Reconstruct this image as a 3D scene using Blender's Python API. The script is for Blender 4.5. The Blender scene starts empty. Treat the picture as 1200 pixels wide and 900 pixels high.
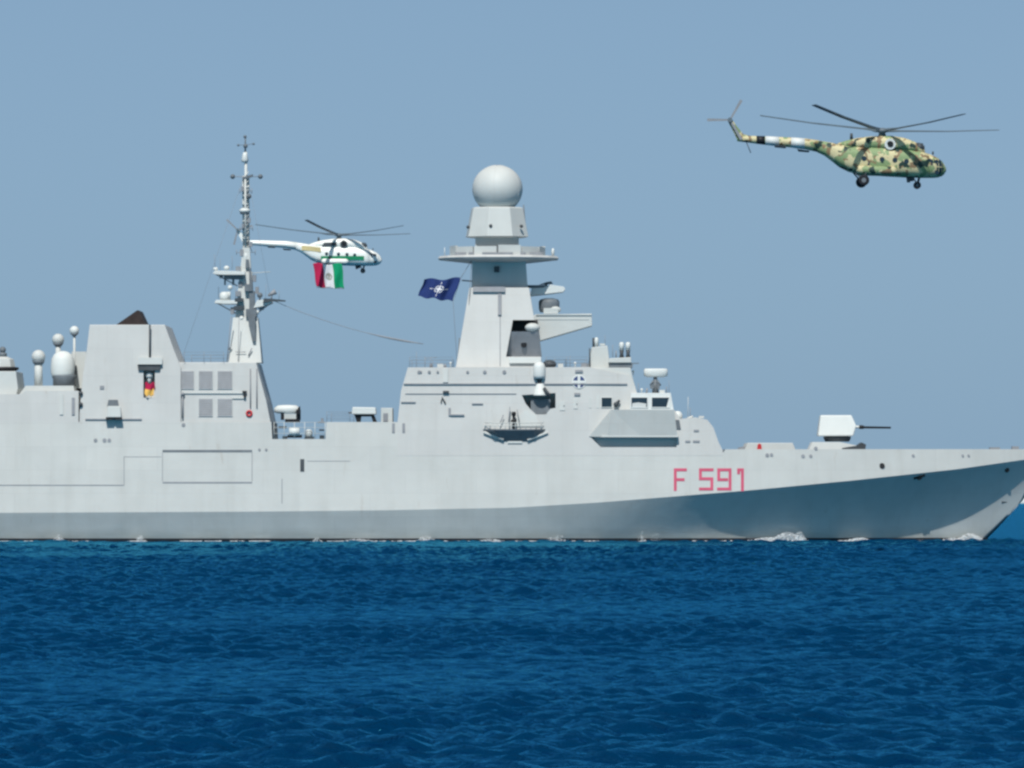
import bpy, bmesh, math, random
import numpy as np
from mathutils import Vector, Matrix

R = math.radians
scene = bpy.context.scene
COL = scene.collection
random.seed(7)

# ------------------------------------------------------------------ camera, sky, sun
EYE = 6.13                      # eye height above the sea, metres
FPX = 8330.0                    # focal length in 1200-px-wide units (250 mm lens)
cam_d = bpy.data.cameras.new('camera')
cam = bpy.data.objects.new('camera', cam_d)
COL.objects.link(cam)
cam.location = (0, 0, EYE)
cam.rotation_euler = (R(90) + math.atan(110 / FPX), 0, 0)
cam_d.sensor_width = 36.0
cam_d.lens = FPX / 1200 * 36.0
cam_d.clip_start = 1.0
cam_d.clip_end = 60000
scene.camera = cam

SUN_EL, SUN_AZ = 54.0, 10.0     # sun behind the viewer, to the left
w = bpy.data.worlds.new('World')
scene.world = w
w.use_nodes = True
nt = w.node_tree
bg = nt.nodes['Background']
sky = nt.nodes.new('ShaderNodeTexSky')
sky.sky_type = 'NISHITA'
sky.sun_disc = False
sky.sun_elevation = R(SUN_EL)
sky.sun_rotation = R(180 + SUN_AZ)
sky.altitude = 0
sky.air_density = 0.3
sky.dust_density = 0.85
sky.ozone_density = 2.0
tint = nt.nodes.new('ShaderNodeMix')
tint.data_type = 'RGBA'
tint.blend_type = 'MULTIPLY'
tint.inputs['Factor'].default_value = 1.0
tint.inputs['B'].default_value = (1.0, 1.06, 0.94, 1)
nt.links.new(sky.outputs[0], tint.inputs['A'])
# pale even haze low over the horizon, thinning with height
geo = nt.nodes.new('ShaderNodeTexCoord')
sep = nt.nodes.new('ShaderNodeSeparateXYZ')
nt.links.new(geo.outputs['Generated'], sep.inputs[0])
inv = nt.nodes.new('ShaderNodeMath'); inv.operation = 'SUBTRACT'; inv.use_clamp = True
inv.inputs[0].default_value = 1.0
nt.links.new(sep.outputs['Z'], inv.inputs[1])
pw = nt.nodes.new('ShaderNodeMath'); pw.operation = 'POWER'; pw.inputs[1].default_value = 6.0
nt.links.new(inv.outputs[0], pw.inputs[0])
amt = nt.nodes.new('ShaderNodeMath'); amt.operation = 'MULTIPLY'; amt.inputs[1].default_value = 0.9
nt.links.new(pw.outputs[0], amt.inputs[0])
haze = nt.nodes.new('ShaderNodeMix'); haze.data_type = 'RGBA'
nt.links.new(amt.outputs[0], haze.inputs['Factor'])
nt.links.new(tint.outputs['Result'], haze.inputs['A'])
haze.inputs['B'].default_value = (2.10, 3.28, 4.55, 1)
nt.links.new(haze.outputs['Result'], bg.inputs['Color'])
bg.inputs['Strength'].default_value = 0.109

sun_d = bpy.data.lights.new('sun', 'SUN')
sun_d.energy = 4.4
sun_d.angle = R(0.5)
sun_d.color = (1.0, 0.965, 0.9)
sun = bpy.data.objects.new('sun', sun_d)
COL.objects.link(sun)
sdir = Vector((-math.sin(R(SUN_AZ)) * math.cos(R(SUN_EL)), -math.cos(R(SUN_AZ)) * math.cos(R(SUN_EL)), math.sin(R(SUN_EL))))
sun.rotation_euler = sdir.to_track_quat('Z', 'Y').to_euler()
sun.location = (-100, 0, 300)

scene.view_settings.view_transform = 'Standard'
scene.view_settings.look = 'None'
scene.view_settings.exposure = 0.1
scene.view_settings.gamma = 1.0
scene.render.engine = 'CYCLES'
scene.cycles.filter_width = 2.6
scene.cycles.max_bounces = 6

# ------------------------------------------------------------------ materials
def new_mat(name):
    m = bpy.data.materials.new(name)
    m.use_nodes = True
    return m, m.node_tree, m.node_tree.nodes['Principled BSDF']

def paint(name, col, rough=0.55, var=0.06, scale=0.6, spec=0.3, streak=0.0, metal=0.0):
    """painted surface with faint mottling and, optionally, vertical weather streaks"""
    m, t, b = new_mat(name)
    tc = t.nodes.new('ShaderNodeTexCoord')
    n1 = t.nodes.new('ShaderNodeTexNoise')
    n1.inputs['Scale'].default_value = scale
    n1.inputs['Detail'].default_value = 6
    t.links.new(tc.outputs['Object'], n1.inputs['Vector'])
    ramp = t.nodes.new('ShaderNodeValToRGB')
    ramp.color_ramp.elements[0].position = 0.3
    ramp.color_ramp.elements[1].position = 0.7
    ramp.color_ramp.elements[0].color = tuple(c * (1 - var) for c in col) + (1,)
    ramp.color_ramp.elements[1].color = tuple(min(1, c * (1 + var)) for c in col) + (1,)
    t.links.new(n1.outputs['Fac'], ramp.inputs['Fac'])
    out = ramp.outputs['Color']
    if streak:
        mp = t.nodes.new('ShaderNodeMapping')
        mp.inputs['Scale'].default_value = (0.9, 0.9, 0.05)
        t.links.new(tc.outputs['Object'], mp.inputs['Vector'])
        n2 = t.nodes.new('ShaderNodeTexNoise')
        n2.inputs['Scale'].default_value = 1.0
        n2.inputs['Detail'].default_value = 5
        t.links.new(mp.outputs[0], n2.inputs['Vector'])
        r2 = t.nodes.new('ShaderNodeValToRGB')
        r2.color_ramp.elements[0].position = 0.45
        r2.color_ramp.elements[1].position = 0.75
        r2.color_ramp.elements[0].color = (1, 1, 1, 1)
        r2.color_ramp.elements[1].color = (1 - streak, 1 - streak * 1.05, 1 - streak * 1.15, 1)
        t.links.new(n2.outputs['Fac'], r2.inputs['Fac'])
        mx = t.nodes.new('ShaderNodeMix')
        mx.data_type = 'RGBA'
        mx.blend_type = 'MULTIPLY'
        mx.inputs['Factor'].default_value = 1
        t.links.new(out, mx.inputs['A'])
        t.links.new(r2.outputs['Color'], mx.inputs['B'])
        out = mx.outputs['Result']
    t.links.new(out, b.inputs['Base Color'])
    b.inputs['Roughness'].default_value = rough
    b.inputs['Specular IOR Level'].default_value = spec
    b.inputs['Metallic'].default_value = metal
    return m

M = {}
M['pale'] = paint('pale_grey', (0.49, 0.515, 0.51), var=0.04, scale=0.5)
M['white'] = paint('white_paint', (0.58, 0.61, 0.605), var=0.03, scale=1.0)
M['mid'] = paint('mid_grey', (0.23, 0.245, 0.27), var=0.1, scale=1.5)
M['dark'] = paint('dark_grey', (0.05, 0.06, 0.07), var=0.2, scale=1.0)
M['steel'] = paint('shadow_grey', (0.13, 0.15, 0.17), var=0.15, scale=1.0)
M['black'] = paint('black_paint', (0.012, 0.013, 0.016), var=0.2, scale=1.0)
M['soot'] = paint('soot_brown', (0.03, 0.022, 0.022), var=0.3, scale=1.5, rough=0.8)
M['boot'] = paint('boot_topping', (0.012, 0.013, 0.018), var=0.3, scale=0.6)
M['red'] = paint('red_paint', (0.52, 0.085, 0.155), var=0.12, scale=0.8)
M['redband'] = paint('signal_red', (0.5, 0.03, 0.04), var=0.1, scale=1.0)
M['navy'] = paint('navy_blue', (0.02, 0.045, 0.15), var=0.1, scale=2.0)
M['glass'] = paint('dark_glass', (0.012, 0.03, 0.045), var=0.2, scale=0.5, rough=0.08, spec=0.6)
M['flagblue'] = paint('flag_blue', (0.012, 0.03, 0.13), var=0.12, scale=0.7, rough=0.85)
M['flagwhite'] = paint('flag_white', (0.68, 0.68, 0.7), var=0.05, scale=0.7, rough=0.85)
M['flagred'] = paint('flag_red', (0.40, 0.010, 0.06), var=0.1, scale=0.7, rough=0.85)
M['flaggreen'] = paint('flag_green', (0.0, 0.27, 0.12), var=0.1, scale=0.7, rough=0.85)
M['flagyellow'] = paint('flag_yellow', (0.72, 0.42, 0.10), var=0.1, scale=0.7, rough=0.85)
M['flagbrown'] = paint('flag_brown', (0.33, 0.33, 0.29), var=0.3, scale=2.0, rough=0.85)
M['heliwhite'] = paint('helicopter_white', (0.76, 0.78, 0.75), var=0.03, scale=0.8, rough=0.35, spec=0.5)
M['heligreen'] = paint('helicopter_green', (0.01, 0.20, 0.09), var=0.1, scale=1.0, rough=0.4)
M['heligold'] = paint('helicopter_gold', (0.55, 0.46, 0.24), var=0.1, scale=1.0, rough=0.4)
M['rotor'] = paint('rotor_blade', (0.10, 0.13, 0.155), var=0.15, scale=1.0)
M['tyre'] = paint('tyre_rubber', (0.012, 0.014, 0.02), var=0.2, scale=2.0, rough=0.8)

def plated(name, col, pw, ph, var, streak, grime=False):
    m = paint(name, col, var=var, scale=0.3, streak=streak)
    t = m.node_tree; b = t.nodes['Principled BSDF']
    src = b.inputs['Base Color'].links[0].from_socket
    tc = t.nodes.new('ShaderNodeTexCoord')
    sp = t.nodes.new('ShaderNodeSeparateXYZ'); t.links.new(tc.outputs['Object'], sp.inputs[0])
    cb = t.nodes.new('ShaderNodeCombineXYZ')
    t.links.new(sp.outputs['X'], cb.inputs['X']); t.links.new(sp.outputs['Z'], cb.inputs['Y'])
    br = t.nodes.new('ShaderNodeTexBrick')
    br.inputs['Scale'].default_value = 1.0
    br.inputs['Brick Width'].default_value = pw; br.inputs['Row Height'].default_value = ph
    br.inputs['Mortar Size'].default_value = 0.018
    br.inputs['Color1'].default_value = (0.955, 0.96, 0.965, 1); br.inputs['Color2'].default_value = (1, 1, 1, 1)
    br.inputs['Mortar'].default_value = (0.89, 0.89, 0.90, 1)
    t.links.new(cb.outputs[0], br.inputs['Vector'])
    mx = t.nodes.new('ShaderNodeMix'); mx.data_type = 'RGBA'; mx.blend_type = 'MULTIPLY'; mx.inputs['Factor'].default_value = 1
    t.links.new(src, mx.inputs['A']); t.links.new(br.outputs['Color'], mx.inputs['B'])
    out = mx.outputs['Result']
    # sparse rust weeps, long and thin
    mp = t.nodes.new('ShaderNodeMapping'); mp.inputs['Scale'].default_value = (1.3, 1.3, 0.22)
    t.links.new(tc.outputs['Object'], mp.inputs['Vector'])
    n = t.nodes.new('ShaderNodeTexNoise'); n.inputs['Scale'].default_value = 0.9; n.inputs['Detail'].default_value = 7; n.inputs['Roughness'].default_value = .65
    t.links.new(mp.outputs[0], n.inputs['Vector'])
    rp = t.nodes.new('ShaderNodeValToRGB'); rp.color_ramp.elements[0].position = .64; rp.color_ramp.elements[1].position = .82
    t.links.new(n.outputs['Fac'], rp.inputs['Fac'])
    m2 = t.nodes.new('ShaderNodeMix'); m2.data_type = 'RGBA'; m2.inputs['B'].default_value = (0.30, 0.25, 0.20, 1)
    sc = t.nodes.new('ShaderNodeMath'); sc.operation = 'MULTIPLY'; sc.inputs[1].default_value = 0.55
    t.links.new(rp.outputs['Color'], sc.inputs[0]); t.links.new(sc.outputs[0], m2.inputs['Factor'])
    t.links.new(out, m2.inputs['A'])
    res = m2.outputs['Result']
    if grime:                                # weed and salt line left along the waterline
        mr = t.nodes.new('ShaderNodeMapRange'); mr.inputs['From Min'].default_value = 1.7; mr.inputs['From Max'].default_value = 0.1
        t.links.new(sp.outputs['Z'], mr.inputs['Value'])
        mg = t.nodes.new('ShaderNodeMapping'); mg.inputs['Scale'].default_value = (0.22, 0.22, 1.1)
        t.links.new(tc.outputs['Object'], mg.inputs['Vector'])
        ng = t.nodes.new('ShaderNodeTexNoise'); ng.inputs['Scale'].default_value = 1.0; ng.inputs['Detail'].default_value = 7; ng.inputs['Roughness'].default_value = .7
        t.links.new(mg.outputs[0], ng.inputs['Vector'])
        mm_ = t.nodes.new('ShaderNodeMath'); mm_.operation = 'MULTIPLY'; t.links.new(mr.outputs[0], mm_.inputs[0]); t.links.new(ng.outputs['Fac'], mm_.inputs[1])
        rg = t.nodes.new('ShaderNodeValToRGB'); rg.color_ramp.elements[0].position = .12; rg.color_ramp.elements[1].position = .62
        rg.color_ramp.elements[1].color = (.6, .6, .6, 1)
        t.links.new(mm_.outputs[0], rg.inputs['Fac'])
        m3 = t.nodes.new('ShaderNodeMix'); m3.data_type = 'RGBA'; m3.inputs['B'].default_value = (0.24, 0.245, 0.22, 1)
        t.links.new(rg.outputs['Color'], m3.inputs['Factor']); t.links.new(res, m3.inputs['A'])
        res = m3.outputs['Result']
    t.links.new(res, b.inputs['Base Color'])
    # plates dished between their frames
    nb = t.nodes.new('ShaderNodeTexNoise'); nb.inputs['Scale'].default_value = 0.55; nb.inputs['Detail'].default_value = 2
    t.links.new(tc.outputs['Object'], nb.inputs['Vector'])
    bp = t.nodes.new('ShaderNodeBump'); bp.inputs['Strength'].default_value = 0.5; bp.inputs['Distance'].default_value = 0.06
    t.links.new(nb.outputs['Fac'], bp.inputs['Height']); t.links.new(bp.outputs[0], b.inputs['Normal'])
    return m
M['hull'] = plated('hull_grey', (0.485, 0.503, 0.495), 7.0, 2.3, .04, .06, True)
M['grey'] = plated('superstructure_grey', (0.485, 0.497, 0.493), 5.0, 2.7, .03, .05)

def camo():
    m, t, b = new_mat('camouflage')
    tc = t.nodes.new('ShaderNodeTexCoord')
    def noise(scale, off):
        mp = t.nodes.new('ShaderNodeMapping')
        mp.inputs['Location'].default_value = off
        t.links.new(tc.outputs['Object'], mp.inputs['Vector'])
        n = t.nodes.new('ShaderNodeTexNoise')
        n.inputs['Scale'].default_value = scale
        n.inputs['Detail'].default_value = 2.5
        n.inputs['Roughness'].default_value = 0.5
        t.links.new(mp.outputs[0], n.inputs['Vector'])
        return n.outputs['Fac']
    def mask(fac, p):
        r = t.nodes.new('ShaderNodeValToRGB')
        r.color_ramp.elements[0].position = p
        r.color_ramp.elements[1].position = p + 0.02
        t.links.new(fac, r.inputs['Fac'])
        return r.outputs['Color']
    def mix(a, c, f):
        x = t.nodes.new('ShaderNodeMix')
        x.data_type = 'RGBA'
        if isinstance(a, tuple): x.inputs['A'].default_value = a
        else: t.links.new(a, x.inputs['A'])
        x.inputs['B'].default_value = c
        t.links.new(f, x.inputs['Factor'])
        return x.outputs['Result']
    c = mix((0.52, 0.47, 0.28, 1), (0.20, 0.28, 0.14, 1), mask(noise(1.15, (3, 1, 7)), 0.5))
    c = mix(c, (0.22, 0.15, 0.085, 1), mask(noise(1.7, (13, 8, 2)), 0.58))
    c = mix(c, (0.016, 0.04, 0.035, 1), mask(noise(1.0, (5, 21, 9)), 0.61))
    t.links.new(c, b.inputs['Base Color'])
    b.inputs['Roughness'].default_value = 0.6
    b.inputs['Specular IOR Level'].default_value = 0.3
    return m
M['camo'] = camo()

# ------------------------------------------------------------------ mesh helpers
def P(px, py, Y):
    """world point seen at photo pixel (px, py) when it stands at distance Y"""
    return Vector(((px - 600) * Y / FPX, Y, EYE + (560 - py) * Y / FPX))

# small repeated fittings: every one of them becomes a part of its own
SPLIT = {'scuttle', 'side_light', 'wall_lamp', 'cabin_window', 'engine_intake', 'exhaust_bore', 'stabiliser', 'side_stripe', 'rear_stripe', 'cowling_louvre', 'undercarriage_strut', 'cockpit_window', 'launcher_foot', 'wall_vent', 'wall_pipe', 'deck_locker', 'mast_equipment_box', 'platform_box', 'wall_trunking', 'ladder_rung', 'gallery_strut', 'gallery_post', 'mast_shade_block', 'hull_seam', 'platform_bracket', 'sponson_seam', 'belly_aerial', 'wall_panel', 'roof_aerial', 'mast_ladder', 'fairlead', 'platform_screen', 'pipe_run', 'drum_port', 'platform_lamp', 'engine_exhaust', 'windlass', 'cabin_pane', 'dome_seam', 'tail_bumper'}
class MB:
    def __init__(s):
        s.v, s.f, s.mi, s.sm = [], [], [], []
    def add(s, verts, faces, mi=0, smooth=False):
        o = len(s.v)
        s.v += [Vector(v) for v in verts]
        for f in faces:
            s.f.append([i + o for i in f]); s.mi.append(mi); s.sm.append(smooth)
        return s
    def box(s, lo, hi, mi=0, skew=None):
        (x0, y0, z0), (x1, y1, z1) = lo, hi
        v = [(x0, y0, z0), (x1, y0, z0), (x1, y1, z0), (x0, y1, z0), (x0, y0, z1), (x1, y0, z1), (x1, y1, z1), (x0, y1, z1)]
        return s.add(v, [(0, 3, 2, 1), (4, 5, 6, 7), (0, 1, 5, 4), (1, 2, 6, 5), (2, 3, 7, 6), (3, 0, 4, 7)], mi)
    def prism(s, near, far, mi=0):
        n = len(near)
        v = list(near) + list(far)
        f = [tuple(range(n)), tuple(range(2 * n - 1, n - 1, -1))]
        f += [(i, i + n, (i + 1) % n + n, (i + 1) % n) for i in range(n)]
        return s.add(v, f, mi)
    def tube(s, pts, rad, n=8, mi=0, smooth=True, cap=True):
        pts = [Vector(p) for p in pts]
        if not isinstance(rad, (list, tuple)): rad = [rad] * len(pts)
        rings = []
        for i, p in enumerate(pts):
            d = (pts[min(i + 1, len(pts) - 1)] - pts[max(i - 1, 0)]).normalized()
            a = d.cross(Vector((0, 0, 1)))
            if a.length < 1e-3: a = d.cross(Vector((0, 1, 0)))
            a.normalize(); b = d.cross(a)
            rings.append([p + (a * math.cos(2 * math.pi * k / n) + b * math.sin(2 * math.pi * k / n)) * rad[i] for k in range(n)])
        v = [q for r in rings for q in r]
        f = []
        for i in range(len(pts) - 1):
            for k in range(n):
                f.append((i * n + k, i * n + (k + 1) % n, (i + 1) * n + (k + 1) % n, (i + 1) * n + k))
        s.add(v, f, mi, smooth)
        if cap:
            o = len(s.v) - len(v)
            s.f.append([o + k for k in range(n)][::-1]); s.mi.append(mi); s.sm.append(False)
            s.f.append([o + (len(pts) - 1) * n + k for k in range(n)]); s.mi.append(mi); s.sm.append(False)
        return s
    def lathe(s, c, prof, n=32, mi=0, smooth=True, rot=0.0, sy=1.0):
        """prof: list of (radius, z); around the vertical through c=(x, y)"""
        v, f = [], []
        for r, z in prof:
            for k in range(n):
                a = 2 * math.pi * k / n + rot
                v.append((c[0] + r * math.cos(a), c[1] + sy * r * math.sin(a), z))
        for i in range(len(prof) - 1):
            for k in range(n):
                f.append((i * n + k, i * n + (k + 1) % n, (i + 1) * n + (k + 1) % n, (i + 1) * n + k))
        f.append(tuple(range(n))[::-1])
        f.append(tuple((len(prof) - 1) * n + k for k in range(n)))
        o = len(f)
        s.add(v, f[:-2], mi, smooth)
        s.add([], [], mi)
        base = len(s.v) - len(v)
        for ff in f[-2:]:
            s.f.append([i + base for i in ff]); s.mi.append(mi); s.sm.append(False)
        return s
    def sphere(s, c, r, nu=24, nv=14, mi=0, z0=-1.0, sx=1, sy=1, sz=1):
        prof = []
        a0 = math.asin(z0)
        v, f = [], []
        for i in range(nv + 1):
            a = a0 + (math.pi / 2 - a0) * i / nv
            for k in range(nu):
                t = 2 * math.pi * k / nu
                v.append((c[0] + sx * r * math.cos(a) * math.cos(t), c[1] + sy * r * math.cos(a) * math.sin(t), c[2] + sz * r * math.sin(a)))
        for i in range(nv):
            for k in range(nu):
                f.append((i * nu + k, i * nu + (k + 1) % nu, (i + 1) * nu + (k + 1) % nu, (i + 1) * nu + k))
        return s.add(v, f, mi, True)
    def pieces(s):
        par = list(range(len(s.v)))
        def find(a):
            while par[a] != a:
                par[a] = par[par[a]]; a = par[a]
            return a
        for f in s.f:
            for q in f[1:]: par[find(q)] = find(f[0])
        out = {}
        for f, m, sm in zip(s.f, s.mi, s.sm):
            p, idx = out.setdefault(find(f[0]), (MB(), {}))
            g = []
            for q in f:
                if q not in idx: idx[q] = len(p.v); p.v.append(s.v[q])
                g.append(idx[q])
            p.f.append(g); p.mi.append(m); p.sm.append(sm)
        return [p for p, i in out.values()]
    def build(s, name, mats, parent=None, origin=(0, 0, 0), bevel=0.0):
        if name in SPLIT:
            ps = s.pieces()
            if len(ps) > 1: return [p.build(name, mats, parent, origin, bevel) for p in ps][0]
        if not isinstance(mats, (list, tuple)): mats = [mats]
        me = bpy.data.meshes.new(name)
        o = Vector(origin)
        me.from_pydata([tuple(v - o) for v in s.v], [], s.f)
        for m in mats: me.materials.append(m)
        me.polygons.foreach_set('material_index', s.mi)
        me.polygons.foreach_set('use_smooth', s.sm)
        bm = bmesh.new(); bm.from_mesh(me)
        bmesh.ops.remove_doubles(bm, verts=bm.verts, dist=1e-5)
        bmesh.ops.recalc_face_normals(bm, faces=bm.faces)
        bm.to_mesh(me); bm.free()
        ob = bpy.data.objects.new(name, me)
        COL.objects.link(ob)
        if parent is not None: ob.parent = parent
        if bevel:
            md = ob.modifiers.new('bevel', 'BEVEL')
            md.width = bevel; md.segments = 2; md.limit_method = 'ANGLE'
        return ob

def tag(o, label, cat, group=None, kind=None):
    o['label'] = label
    o['category'] = cat
    if group: o['group'] = group
    if kind: o['kind'] = kind
    return o

def empty(name, loc):
    o = bpy.data.objects.new(name, None)
    COL.objects.link(o)
    o.location = loc
    o.empty_display_size = 0.5
    return o

def carve(ob, cutters):
    """cut real recesses into a closed mesh"""
    for c in cutters:
        cut = c.build('cutter', M['dark'], None, SO)
        cut.parent = ob.parent
        cut.location = ob.location
        md = ob.modifiers.new('cut', 'BOOLEAN')
        md.operation = 'DIFFERENCE'; md.solver = 'EXACT'; md.object = cut
        bpy.context.view_layer.update()
        dg = bpy.context.evaluated_depsgraph_get()
        me = bpy.data.meshes.new_from_object(ob.evaluated_get(dg))
        ob.modifiers.clear()
        ob.data = me
        bpy.data.objects.remove(cut)

def lerp_tab(tab, x):
    return float(np.interp(x, [a for a, b in tab], [b for a, b in tab]))

# ------------------------------------------------------------------ water
def make_water():
    def grow(start, step, end, k=1.25):
        out = []; x = start
        while x < end:
            step *= k; x += step; out.append(x)
        return out
    xs = list(np.arange(-27, 27.01, 0.14))
    r = list(np.arange(27.3, 62, 0.26)); r += grow(r[-1], 0.6, 26000)
    xs = [-q for q in r[::-1]] + xs + r
    ys = list(np.arange(118, 300, 0.24)) + list(np.arange(300, 716, 0.38))
    b = grow(ys[-1], 0.6, 40000, 1.12)
    f = grow(-118, 0.4, 2500, 1.25)
    ys = [-q for q in f[::-1]] + ys + b
    xs, ys = np.array(xs), np.array(ys)
    dx = np.gradient(xs); dy = np.gradient(ys)
    X, Y = np.meshgrid(xs, ys)
    DX, DY = np.meshgrid(dx, dy)
    rng = np.random.RandomState(11)
    Z = np.zeros_like(X); HX = np.zeros_like(X); HY = np.zeros_like(X)
    # slow warp so that wave trains never line up
    wx = X + 1.6 * np.sin(Y * 0.11 + X * 0.05) + 0.9 * np.sin(X * 0.17 - Y * 0.07 + 1.3)
    wy = Y + 1.8 * np.sin(X * 0.09 + Y * 0.04 + 0.7) + 0.8 * np.sin(X * 0.23 + Y * 0.13)
    near = (np.abs(Y) < 2000)
    n = 64
    for i in range(n):
        lam = 0.42 * (6.0 / 0.42) ** (i / (n - 1.0)) * rng.uniform(0.93, 1.07)
        th = R(90 + 22) + rng.normal(0, R(50))
        k = 2 * math.pi / lam
        slope = 0.070 * (1.0 if lam < 1.4 else (1.4 / lam) ** 0.5)
        a = slope / k
        att = np.clip((lam / np.maximum(DX, DY * 0.45) - 2.2) / 1.8, 0, 1)
        ph = k * (wx * math.cos(th) + wy * math.sin(th)) + rng.uniform(0, 6.28)
        c = np.cos(ph)
        Z += att * a * c
        HX -= att * 0.15 * a * math.cos(th) * np.sin(ph)
        HY -= att * 0.15 * a * math.sin(th) * np.sin(ph)
    # gusts: patches of livelier and calmer water
    gust = 0.9 + 0.3 * np.sin(X * 0.045 + Y * 0.021 + 0.5) * np.sin(Y * 0.034 - X * 0.013) + 0.18 * np.sin(X * 0.12 - Y * 0.06)
    Z *= gust
    V = np.stack([X + HX, Y + HY, Z], -1).reshape(-1, 3).astype(np.float32)
    ny, nx = X.shape
    idx = np.arange(nx * ny, dtype=np.int32).reshape(ny, nx)
    F = np.stack([idx[:-1, :-1], idx[:-1, 1:], idx[1:, 1:], idx[1:, :-1]], -1).reshape(-1, 4)
    me = bpy.data.meshes.new('sea')
    me.vertices.add(len(V)); me.vertices.foreach_set('co', V.ravel())
    me.loops.add(F.size); me.loops.foreach_set('vertex_index', F.ravel())
    me.polygons.add(len(F))
    me.polygons.foreach_set('loop_start', np.arange(0, F.size, 4, dtype=np.int32))
    me.polygons.foreach_set('loop_total', np.full(len(F), 4, dtype=np.int32))
    me.polygons.foreach_set('use_smooth', np.ones(len(F), dtype=bool))
    me.update(calc_edges=True)
    m, t, b = new_mat('sea_water')
    t.nodes.remove(b)
    tc = t.nodes.new('ShaderNodeTexCoord')
    n1 = t.nodes.new('ShaderNodeTexNoise'); n1.inputs['Scale'].default_value = 1.7; n1.inputs['Detail'].default_value = 5
    t.links.new(tc.outputs['Object'], n1.inputs['Vector'])
    n2 = t.nodes.new('ShaderNodeTexNoise'); n2.inputs['Scale'].default_value = 7.0; n2.inputs['Detail'].default_value = 3
    t.links.new(tc.outputs['Object'], n2.inputs['Vector'])
    b2 = t.nodes.new('ShaderNodeBump'); b2.inputs['Strength'].default_value = 0.6; b2.inputs['Distance'].default_value = 0.03
    t.links.new(n2.outputs['Fac'], b2.inputs['Height'])
    bp = t.nodes.new('ShaderNodeBump'); bp.inputs['Strength'].default_value = 1.0; bp.inputs['Distance'].default_value = 0.26
    t.links.new(n1.outputs['Fac'], bp.inputs['Height']); t.links.new(b2.outputs[0], bp.inputs['Normal'])
    body = t.nodes.new('ShaderNodeBsdfDiffuse'); body.inputs['Color'].default_value = (0.0002, 0.022, 0.066, 1)
    shine = t.nodes.new('ShaderNodeBsdfGlossy'); shine.inputs['Color'].default_value = (0.11, 0.66, 1.0, 1); shine.inputs['Roughness'].default_value = 0.1
    fr = t.nodes.new('ShaderNodeFresnel'); fr.inputs['IOR'].default_value = 1.45
    mx = t.nodes.new('ShaderNodeMixShader')
    for q in (body, shine, fr): t.links.new(bp.outputs[0], q.inputs['Normal'])
    t.links.new(fr.outputs[0], mx.inputs['Fac']); t.links.new(body.outputs[0], mx.inputs[1]); t.links.new(shine.outputs[0], mx.inputs[2])
    t.links.new(mx.outputs[0], t.nodes['Material Output'].inputs['Surface'])
    me.materials.append(m)
    o = bpy.data.objects.new('sea', me)
    COL.objects.link(o)
    o.location.z = -0.2
    o['kind'] = 'structure'
    o['label'] = 'choppy deep blue sea with short wind waves'
    return o
make_water()

# ------------------------------------------------------------------ the warship
YC = 710.0                      # distance of the ship's centre line
SO = (0.0, YC, 0.0)
ship = empty('warship', SO)
tag(ship, 'light grey frigate with radar dome mast, bow gun and F 591 on its hull', 'warship')

def zof(py, Y=YC - 9.5): return EYE + (560 - py) * Y / FPX

KN = [(-480, 601), (0, 601), (300, 599.5), (450, 598), (600, 595), (700, 589), (800, 581), (880, 574.5), (1000, 563), (1060, 556.5), (1120, 550), (1200, 538.5), (1245, 531)]
SHEER = [(-480, 548), (-126, 548), (-124, 494.5), (318, 494.5), (319, 514.5), (381.5, 514.5), (382.5, 494.5), (466, 494.5), (467, 530), (848, 530), (850, 526.5), (1245, 526)]
def bk(px):                     # half beam at the knuckle
    if px < -300: return 9.85 - 1.2 * ((-300 - px) / 180) ** 2
    t = max(0.0, (px - 560) / (1243 - 560))
    return 9.85 * max(0.0, 1 - t ** 3.6)
TUMBLE = 0.125
def side(px, z):                # half beam of the wall above the knuckle
    return max(0.02, bk(px) - TUMBLE * max(0, z - zof(lerp_tab(KN, px))))
def W(px, py, off=0.0, sgn=-1):
    """point on the ship's side wall at pixel (px,py), standing `off` metres proud of it"""
    z = zof(py)
    for _ in range(3):
        b = side(px, z) + off
        z = EYE + (560 - py) * (YC - b) / FPX
    p = P(px, py, YC - b)
    return Vector((p.x, YC + sgn * b, p.z))

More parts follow.
